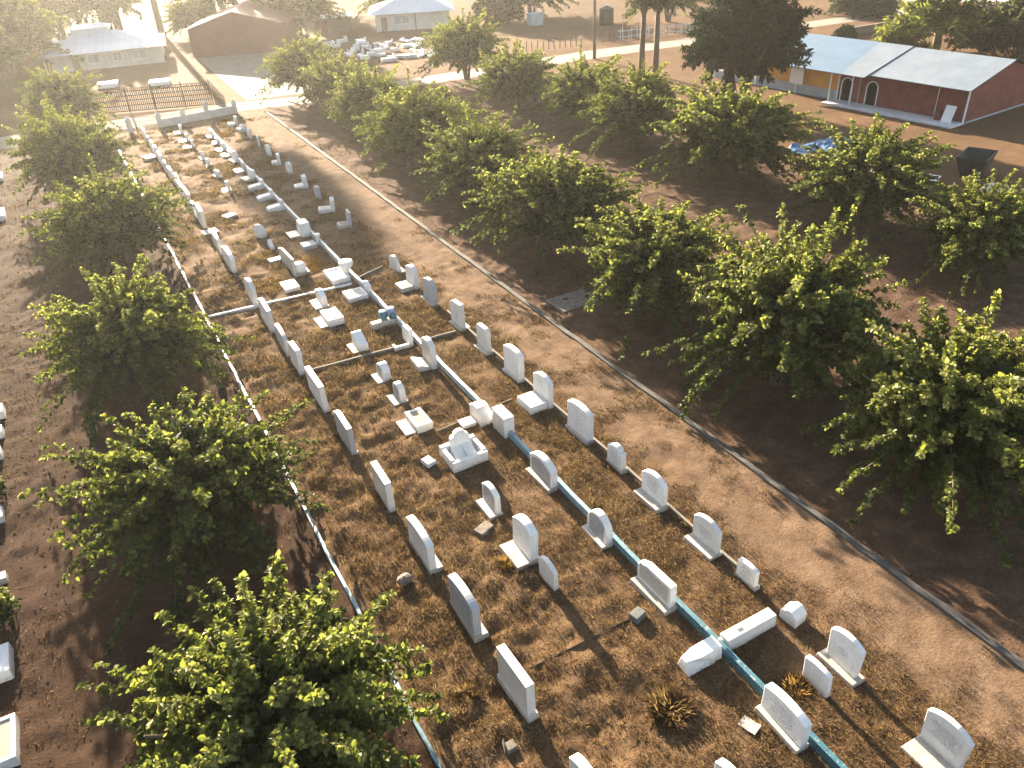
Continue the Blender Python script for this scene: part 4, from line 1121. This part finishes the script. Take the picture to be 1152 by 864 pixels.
# ------------------------------------------------------------------ long building at the right
def long_building():
    rt = empty('long_building', (63.3, 39.6, 0), 'long low red brick and ochre building with pale and blue sheet roof', 'building', None, radians(5.0))
    # walls with arched openings along local Y, front face at x=0 (looking -X)
    m = MB(); arch = MB(); T = .3
    H_ = 2.75
    doors = [(8.05, 9.15), (10.6, 11.7)]
    y = 0
    spring, top = 1.55, 2.1
    for (a, b) in doors:
        m.box(0, T, y, a, 0, H_)
        c = (a + b) / 2; hw = (b - a) / 2; n = 10
        arcp = [(c - hw * cos(pi * i / n), spring + (top - spring) * sin(pi * i / n)) for i in range(n + 1)]
        for i in range(n):
            (ya, za), (yb, zb) = arcp[i], arcp[i + 1]
            m.add([(0, ya, za), (0, yb, zb), (0, yb, H_), (0, ya, H_), (T, ya, za), (T, yb, zb), (T, yb, H_), (T, ya, H_)],
                  [(3, 2, 1, 0), (4, 5, 6, 7), (0, 1, 5, 4)])
        tr = [(c - hw, 0.1)] + arcp + [(c + hw, .1)]
        for (p, q) in zip(tr[:-1], tr[1:]):
            arch.tube([(-.02, p[0], p[1]), (-.02, q[0], q[1])], .055, 5)
        y = b
    m.box(0, T, y, 12.0, 0, H_)
    # end wall (gable) facing the camera side and the back wall
    m.extr([(T, 0), (10.2, 0), (10.2, H_), (5.2, 4.15), (T, H_)], 0, T, 'y')
    m.box(9.9, 10.2, T, 21.5, 0, H_)
    wall = m.build('brick_wall', M['brick'], rt)
    arch.build('arch_trim', M['white_paint'], rt)
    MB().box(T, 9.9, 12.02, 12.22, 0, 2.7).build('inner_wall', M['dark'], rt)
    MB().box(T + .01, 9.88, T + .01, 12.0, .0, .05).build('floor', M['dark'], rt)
    MB().box(T + .25, T + .3, 7.4, 12.0, .05, 2.6).build('dark_backing', M['dark'], rt)  # near black sheet behind both arches, interior gloom put into its colour
    MB().box(-.02, .28, 12.0, 21.5, .85, 2.75).build('ochre_wall', M['yellow'], rt)
    MB().box(-.06, .28, 12.0, 21.5, 0, .847).build('base_band', M['blue_band'], rt)
    # pilasters and posts
    for yy in (0.0, 12.0):
        MB().box(-.14, -.03, yy - .05, yy + .06, 0, 2.72).build('pilaster', M['white_paint'], rt)
    for yy in (9.85,):
        MB().tube([(-1.25, yy, 0), (-1.2, yy, 2.6)], .06, 8).build('post', M['white_paint'], rt)
    MB().tube([(-.7, 2.2, 0), (-.7, 2.2, 2.6)], .03, 6).build('post', M['pale'], rt)
    MB().tube([(-1.15, 12.1, 0), (-1.15, 12.1, 2.5)], .06, 8).build('post', M['white_paint'], rt)
    MB().tube([(-.12, 8.9 + .9, .1), (-.12, 9.8, 2.5)], .03, 6).build('drain_pipe', M['pale'], rt)
    # roofs
    def roof(y0, y1, ex, ez, rx, rz_, name, mats, split=None):
        mb = MB(); th = .06
        segs = [(y0, y1, y0, y1, 0)] if split is None else [(y0, split[0], y0, split[1], 0), (split[0], y1, split[1], y1, 1)]
        for (a0, a1, b0, b1, k) in segs:
            V = [(ex, a0, ez), (ex, a1, ez), (rx, b1, rz_), (rx, b0, rz_)]
            V += [(p[0], p[1], p[2] - th) for p in V]
            mb.add(V, [(3, 2, 1, 0), (4, 5, 6, 7), (0, 1, 5, 4), (1, 2, 6, 5), (2, 3, 7, 6), (3, 0, 4, 7)], k)
        return mb.build(name, mats, rt)
    roof(-.45, 8.75, -.95, 2.78, 5.0, 4.3, 'pale_roof', [M['roof_pale']])
    roof(8.55, 21.9, -1.6, 2.68, 5.02, 4.36, 'blue_roof', [M['roof_pale'], M['roof_blue']], (10.9, 11.9))
    mb = MB(); mb.add([(5.0, -.45, 4.3), (5.0, 21.9, 4.3), (10.6, 21.9, 2.8), (10.6, -.45, 2.8)], [(0, 1, 2, 3)])
    mb.build('rear_roof', M['roof_pale'], rt)
    MB().box(-2.0, -.02, -.1, 12.2, -.02, .13).build('porch_slab', M['pale'], rt, .01)
    MB().add([(.3, -.06, 0), (10.2, -.06, 0), (10.2, -.06, .12), (.3, -.06, .12), (.3, -.001, 0), (10.2, -.001, 0), (10.2, -.001, .12), (.3, -.001, .12)], [(0, 1, 2, 3), (3, 2, 6, 7), (0, 3, 7, 4), (1, 5, 6, 2)]).build('footing', M['blue_band'], rt)
    # small shuttered openings shown as darker recessed panels in the brick
    for ya in (6.0, 3.6):
        MB().box(-.02, .02, ya, ya + .55, 1.2, 2.1).build('shutter', M['brick'], rt)
    return rt
rb = long_building()
def on_b(x, y, z=0):
    c, s = cos(radians(5.0)), sin(radians(5.0)); return (63.3 + x * c - y * s, 39.6 + x * s + y * c, z)
o = MB().box(-.03, .03, -.42, .42, 0, 1.35).build('white_board', M['white_paint'], None, .01)
o.location = on_b(-1.0, .95, .13); o.rotation_euler = (0, radians(22), radians(8)); tag(o, 'white board leaning at the near end of the brick porch', 'board')
rt = empty('sign_board', on_b(-.55, 16.3), 'blank white sign board on a short post in front of the ochre wall', 'sign', None, radians(5))
MB().box(-.02, .02, -.75, .75, .95, 2.4).build('board', M['white_paint'], rt, .01)
MB().tube([(.03, 0, 0), (.03, 0, 1.0)], .05, 8).build('post', M['white_paint'], rt)
o = MB().box(-.12, .12, 0, 5.4, -.05, .8).build('low_wall', M['blue_band'], None, .015)
o.location = on_b(-.1, 21.6); o.rotation_euler = (0, 0, radians(4)); tag(o, 'pale blue grey low wall continuing from the long building behind the large dark tree', 'low wall')
MB().lathe([(.3, 0), (.34, .35), (.3, .7), (.26, .74)], n=14).build('water_drum', M['maroon'], None).location = on_b(-.55, 1.9, .13)
tag(bpy.data.objects['water_drum'], 'dull red drum standing on the brick porch beside the white board', 'drum')

# black skip, tarp and sheets near the second row
rt = empty('skip', (52.3, 31.2, 0), 'black flared steel skip on bare ground below the long building', 'skip', None, .35)
def frustum(mb, b, t, z0, z1, inner=False):
    V = [(-b[0], -b[1], z0), (b[0], -b[1], z0), (b[0], b[1], z0), (-b[0], b[1], z0), (-t[0], -t[1], z1), (t[0], -t[1], z1), (t[0], t[1], z1), (-t[0], t[1], z1)]
    F = [(0, 1, 5, 4), (1, 2, 6, 5), (2, 3, 7, 6), (3, 0, 4, 7), (3, 2, 1, 0)]
    if inner: F = [tuple(reversed(q)) for q in F]
    mb.add(V, F)
mb = MB(); frustum(mb, (.9, .6), (1.45, .95), .25, 1.5); frustum(mb, (.85, .55), (1.37, .87), .32, 1.5, True)
mb.add([(-1.45, -.95, 1.5), (1.45, -.95, 1.5), (1.45, .95, 1.5), (-1.45, .95, 1.5), (-1.37, -.87, 1.5), (1.37, -.87, 1.5), (1.37, .87, 1.5), (-1.37, .87, 1.5)], [(0, 1, 5, 4), (1, 2, 6, 5), (2, 3, 7, 6), (3, 0, 4, 7)])
mb.build('body', M['skip'], rt)
for sx in (-.7, .7):
    MB().box(sx - .08, sx + .08, -.55, .55, 0, .25).build('runner', M['skip'], rt)
def wavy(name, x, y, sx, sy, amp, mat, label, cat, rz=0, seed=0, n=14, z=.12):
    import bmesh
    bm = bmesh.new(); bmesh.ops.create_grid(bm, x_segments=n, y_segments=n, size=.5)
    rs = np.random.RandomState(seed)
    for v in bm.verts:
        v.co.x *= sx; v.co.y *= sy
        v.co.z = float(vnoise(np.array([v.co.x * 1.3 + seed * 7 + 20]), np.array([v.co.y * 1.3 + 30]))[0]) * amp + float(rs.rand()) * amp * .15
    me = bpy.data.meshes.new(name); bm.to_mesh(me); bm.free(); me.materials.append(M[mat])
    o = link(bpy.data.objects.new(name, me)); o.location = (x, y, z); o.rotation_euler = (0, 0, rz)
    tag(o, label, cat)
wavy('tarpaulin', 48.0, 41.0, 6.0, 2.6, .7, 'tarp', 'bright blue tarpaulin spread on the ground behind the second row of trees', 'tarpaulin', -.05, 3, 18)
wavy('plastic_sheet', 49.4, 32.0, 1.2, .7, .2, 'white_paint', 'crumpled white sheet on the ground left of the black skip', 'sheet', .4, 5)
wavy('plastic_sheet', 50.3, 28.3, 2.2, 1.3, .35, 'pale', 'grey crumpled sheet in front of the black skip', 'sheet', .2, 6)
wavy('plastic_bag', 10.4, 8.1, .34, .46, .12, 'plinth', 'crumpled pale plastic bag in the grass left of the headstone with many inscription lines', 'litter', .3, 12, 7, .02)
block((19.8, 30.6, 0), 2.3, 1.7, .04, 'rock', 'flat grey slab in the tree shade just right of the kerb', 'stone slab', .03, name='ground_slab')

# ------------------------------------------------------------------ boundary wall, iron fence
rt = empty('boundary_wall', (7.7, 84.55, 0), 'low white boundary wall with small pillars across the end of the rows', 'wall', None, atan2(1.6, 7.2) * .55)
MB().box(0, 7.6, -.12, .12, -.05, .75).build('wall', M['white_wall'], rt, .015)
for i, (x, hh) in enumerate([(0, 1.15), (2.3, 1.1), (4.6, 1.5), (7.4, 1.05)]):
    p = MB().box(x - .2, x + .2, -.2, .2, -.05, hh).build('pillar', M['white_wall'], rt, .015)
    MB().add([(x - .24, -.24, hh), (x + .24, -.24, hh), (x + .24, .24, hh), (x - .24, .24, hh), (x, 0, hh + .3)], [(0, 1, 4), (1, 2, 4), (2, 3, 4), (3, 0, 4), (3, 2, 1, 0)]).build('cap', M['white_wall'], p)
rt = empty('pillar', (5.0, 84.4, 0), 'lone white pillar at the left end of the boundary wall beside the path', 'pillar')
MB().box(-.2, .2, -.2, .2, -.05, 1.2).build('shaft', M['white_wall'], rt, .015)
MB().add([(-.25, -.25, 1.2), (.25, -.25, 1.2), (.25, .25, 1.2), (-.25, .25, 1.2), (0, 0, 1.5)], [(0, 1, 4), (1, 2, 4), (2, 3, 4), (3, 0, 4), (3, 2, 1, 0)]).build('cap', M['white_wall'], rt)

rt = empty('iron_fence', (2.8, 94.6, 0), 'rusty iron lattice fence with curled tops beyond the path', 'fence', None, atan2(-3.9, 11.2))
L_ = 11.8
bars = MB(); rails = MB()
nb = 60
for i in range(nb + 1):
    x = L_ * i / nb
    bars.tube([(x, 0, .1), (x + .03, .02, 1.2), (x + random.uniform(-.05, .05), 0, 2.25 + random.uniform(-.12, .1))], .052, 4)
    bars.tube([(x, 0, 2.2), (x + .12, 0, 2.42), (x + .2, 0, 2.3)], .04, 4)
for z in (.15, .7, 1.2, 1.65, 2.1):
    rails.tube([(0, -.03, z), (L_ * .5, -.03, z + .03), (L_, -.03, z)], .05, 5)
bars.build('bars', M['iron'], rt); rails.build('rails', M['iron'], rt)
for x in (0, 3.4, 6.0, 9.0, L_):
    MB().box(x - .05, x + .05, .03, .13, -.05, 2.6).build('post', M['iron'], rt)
# end panel of the fence swung towards the wall
rt = empty('iron_gate', (14.1, 90.3, 0), 'narrow rusty iron gate leaf at the right end of the lattice fence', 'gate', None, atan2(-3.2, .6))
b2 = MB()
for i in range(12):
    b2.tube([(i * .26, 0, .1), (i * .26, 0, 2.4 - i * .09)], .028, 4)
for z in (.2, .9, 1.4):
    b2.tube([(0, -.03, z), (2.9, -.03, z)], .035, 5)
b2.build('bars', M['iron'], rt)

# ------------------------------------------------------------------ houses in the haze
def window_part(parent, x, y, z, w_, h, axis, mat='dark'):
    m = MB()
    if axis == 'y': m.box(x - w_ / 2, x + w_ / 2, y - .03, y + .02, z, z + h)
    else: m.box(x - .03, x + .02, y - w_ / 2, y + w_ / 2, z, z + h)
    wn = m.build('window', M[mat], parent)
    fr = MB(); t = .07
    if axis == 'y':
        fr.box(x - w_ / 2 - t, x + w_ / 2 + t, y - .06, y + .02, z - t, z).box(x - w_ / 2 - t, x + w_ / 2 + t, y - .06, y + .02, z + h, z + h + t)
        fr.box(x - w_ / 2 - t, x - w_ / 2, y - .057, y + .02, z, z + h).box(x + w_ / 2, x + w_ / 2 + t, y - .057, y + .02, z, z + h)
        fr.box(x - .03, x + .03, y - .055, y - .031, z, z + h)
    fr.build('frame', M['white_paint'], wn)
    return wn
# white house with a sweeping hipped roof
rt = empty('white_house', (.6, 125.3, 0), 'low white house with a sweeping hipped sheet roof and raised ridge box', 'house', None, radians(-9.5))
MB().box(-.6, 13.4, .4, 11, -.05, 2.2).build('wall', M['white_wall'], rt)
rm = MB()
E0 = [(-1.3, -1.0, 2.15), (14.3, -1.0, 2.25), (13.9, 12.0, 2.2), (-1.6, 15.5, 2.2)]
mid = [(1.0, 3.0, 2.65), (11.4, 3.0, 2.75), (11.4, 9.5, 2.75), (1.0, 13.5, 2.65)]
R0 = [(2.2, 8.0, 4.0), (7.8, 7.6, 3.8)]
rm.add(E0 + mid + R0, [(0, 1, 5, 4), (1, 2, 6, 5), (2, 3, 7, 6), (3, 0, 4, 7), (4, 5, 9, 8), (5, 6, 9), (6, 7, 8, 9), (7, 4, 8), (3, 2, 1, 0)])
rm.build('roof', M['roof_white'], rt)
rb2 = MB().box(2.3, 7.0, 6.6, 9.6, 2.8, 4.3)
rb2.add([(1.9, 6.1, 4.3), (7.4, 6.1, 4.3), (7.4, 10.1, 4.3), (1.9, 10.1, 4.3), (2.8, 8.1, 4.75), (6.5, 8.1, 4.75)], [(0, 1, 5, 4), (1, 2, 5), (2, 3, 4, 5), (3, 0, 4), (3, 2, 1, 0)])
rb2.build('ridge_box', M['roof_white'], rt)
for x in (-.9, 1.6, 4.1, 6.6, 9.1, 11.6, 13.6):
    MB().box(x - .09, x + .09, -.35, -.17, -.05, 2.25).build('post', M['white_wall'], rt)
for x, w_ in ((4.9, 1.3), (7.9, 1.0), (10.6, 1.7)):
    window_part(rt, x, .4, .8, w_, 1.0, 'y', 'panel')
MB().box(2.2, 3.1, .34, .42, 0, 1.95).build('door', M['wood'], rt)
for i, (x, y) in enumerate(((5.6, 110.4), (11.0, 107.0))):
    o = block((x, y, 0), 2.3, 1.9, .5, 'marble', ['left', 'right'][i] + ' one of two bright white slab tombs in front of the white house', 'tomb', -.2, name='slab_tomb')
# maroon gabled shed
rt = empty('maroon_shed', (18.0, 124.1, 0), 'windowless maroon shed with a broad gable facing the camera', 'shed', None, atan2(-5.2, 12))
MB().extr([(0, -.05), (13, -.05), (13, 3.5), (6.3, 5.35), (0, 3.5)], 0, 14, 'y').build('wall', M['maroon'], rt)
mb = MB()
for (x0, z0, x1, z1) in ((-.4, 3.46, 6.3, 5.42), (6.3, 5.42, 13.4, 3.46)):
    mb.add([(x0, -.3, z0), (x1, -.3, z1), (x1, 14.3, z1), (x0, 14.3, z0), (x0, -.3, z0 + .08), (x1, -.3, z1 + .08), (x1, 14.3, z1 + .08), (x0, 14.3, z0 + .08)], [(3, 2, 1, 0), (4, 5, 6, 7), (0, 1, 5, 4), (1, 2, 6, 5), (2, 3, 7, 6), (3, 0, 4, 7)])
mb.build('roof', M['maroon'], rt)
# pale house with metal hip roof
rt = empty('pale_house', (45.0, 125.6, 0), 'pale house with a bright sheet hip roof at the top of the photo', 'house', None, radians(-22))
MB().box(.6, 12, .5, 10, -.05, 2.5).build('wall', M['white_wall'], rt)
mb = MB()
mb.add([(-.4, -.8, 2.5), (12.8, -.8, 2.5), (12.8, 11, 2.5), (-.4, 11, 2.5), (4.2, 5, 4.2), (8.6, 5, 4.2)], [(0, 1, 5, 4), (1, 2, 5), (2, 3, 4, 5), (3, 0, 4), (3, 2, 1, 0)])
mb.build('roof', M['roof_white'], rt)
window_part(rt, 4.6, .5, .95, 2.3, 1.1, 'y', 'panel')
MB().box(6.6, 6.75, .3, .49, 0, 2.5).build('drain_pipe', M['wood'], rt)
MB().box(1.4, 2.3, .44, .52, 0, 2.0).build('door', M['wood'], rt)
# little shed left of it
rt = empty('small_shed', (38.0, 132.0, 0), 'small brown shed with a flat white roof between the maroon shed and the pale house', 'shed', None, radians(-22))
MB().box(0, 5.6, 0, 4, -.05, 2.1).build('wall', M['wood'], rt)
MB().box(-.3, 6.0, -.5, 4.4, 2.1, 2.2).build('roof', M['roof_white'], rt)
MB().box(1.0, 1.9, -.04, .02, 0, 1.8).build('door', M['maroon'], rt)
# dark tank
rt = empty('water_tank', (74.3, 105.3, 0), 'dark upright water tank on the sandy lot behind the utility pole', 'tank')
MB().lathe([(1.05, 0), (1.05, 2.1), (.95, 2.25), (.3, 2.4), (.28, 2.5)], n=20).build('body', M['skip'], rt, 0, True)
MB().lathe([(.32, 2.5), (.32, 2.6), (.1, 2.64)], n=12).build('lid', M['pale'], rt)
o = MB().box(-1.0, 1.0, -.8, .8, 0, 1.6).box(-1.1, 1.1, -.9, .9, 1.6, 1.7).build('site_hut', M['blue_band'], None, .02)
o.location = (66.5, 113.0, 0); tag(o, 'tiny pale blue hut beside the round dark shrub at the top', 'hut')
# utility pole
rt = empty('utility_pole', (57.6, 84.0, 0), 'tall grey utility pole standing beside the concrete path', 'pole')
MB().tube([(0, 0, -.2), (0, .05, 6), (.05, .05, 13)], [.22, .18, .13], 12).build('shaft', M['path'], rt, 0, True)
MB().box(-1.0, 1.0, -.06, .06, 12.0, 12.14).build('cross_arm', M['wood'], rt)
for x in (-.85, 0.3, .85):
    MB().lathe([(.05, 0), (.06, .1), (.03, .18)], (x, 0, 12.14), 8).build('insulator', M['white_paint'], rt)
# rough stakes
GS = 'rough wooden fence stakes beyond the path'
for i in range(12):
    t = i / 11
    o = MB().tube([(0, 0, -.1), (random.uniform(-.06, .06), .02, .7), (random.uniform(-.12, .12), .04, 1.25 + random.uniform(-.25, .3))], [.07, .06, .045], 6).build('fence_stake', M['wood'], None)
    o.location = (53.0 + t * 8.6, 93.8 - t * 1.0, 0)
    tag(o, 'rough upright wooden stake in the open row beyond the path, left of the utility pole', 'stake', GS)
rt = empty('lattice_fence', (67.2, 92.6, 0), 'pale crooked stick fence along the path at the top right of the poles', 'fence', None, atan2(-2.4, 12))
rails = MB()
for z in (.4, 1.1):
    rails.tube([(i * 1.2, 0, z + random.uniform(-.08, .08)) for i in range(11)], .05, 5)
rails.build('rails', M['pale'], rt)
for i in range(30):
    x = i * .41
    MB().tube([(x, .05, -.05), (x + random.uniform(-.15, .15), .05, 1.3 + random.uniform(-.3, .35))], .05, 5).build('stake', M['pale'] if i % 3 else M['wood'], rt)
for i in range(8):
    o = MB().tube([(0, 0, -.1), (random.uniform(-.06, .06), .02, 1.1 + random.uniform(-.2, .3))], [.06, .045], 6).build('fence_stake', M['wood'], None)
    o.location = (63.8 + i * .45, 92.9 - i * .06, 0)
    tag(o, 'thin wooden stake between the utility pole and the pale stick fence', 'stake', 'thin stakes right of the utility pole')
# far low earth wall in the sandy field
o = MB().box(0, 40, -.2, .2, -.05, .9).build('low_wall', M['wood'], None, .03)
o.location = (88.5, 74.2, 0); o.rotation_euler = (0, 0, .0); tag(o, 'long low mud wall across the sandy field behind the blue roof', 'low wall')

# second burial ground far away, too small to show parts
GF = 'small white graves of the far burial ground'
rs = random.Random(19)
spots = []
while len(spots) < 40:
    x = rs.uniform(35.5, 47.0); y = 100 + (x - 35) * -.2 + rs.uniform(0, 24)
    if y > 124.5 - (x - 37) * 1.3: continue
    if all(abs(x - a) + abs(y - b) > 1.3 for a, b in spots):
        spots.append((x, y))
fb = MB().extr(profile('arch', 1.2, 1.0), -.12, .12, 'x').box(-.9, -.13, -.55, .55, -.05, .3)
fme = raw_mesh('far_grave', fb.V, fb.F, M['marble'])
fb2 = MB().box(-.8, .8, -.5, .5, -.05, .55, 0, .06).box(.5, .75, -.45, .45, .55, 1.0)
fme2 = raw_mesh('far_grave', fb2.V, fb2.F, M['marble'])
fb3 = MB().box(-.9, .9, -.5, .5, -.05, .4)
fme3 = raw_mesh('far_grave', fb3.V, fb3.F, M['pale'])
for i, (x, y) in enumerate(spots):
    o = link(bpy.data.objects.new('far_grave', (fme, fme2, fme3)[i % 3]))
    o.location = (x, y, 0); o.rotation_euler = (0, 0, rs.uniform(-.5, .5)); s = rs.uniform(.55, 1.0); o.scale = (s, s, s)
    tag(o, 'small white grave in the crowded far burial ground below the pale house', 'grave', GF)
wavy('tarpaulin', 45.6, 112.0, 3.5, 2.0, .7, 'pale', 'pale blue sheet among the far white graves', 'tarpaulin', .4, 9)
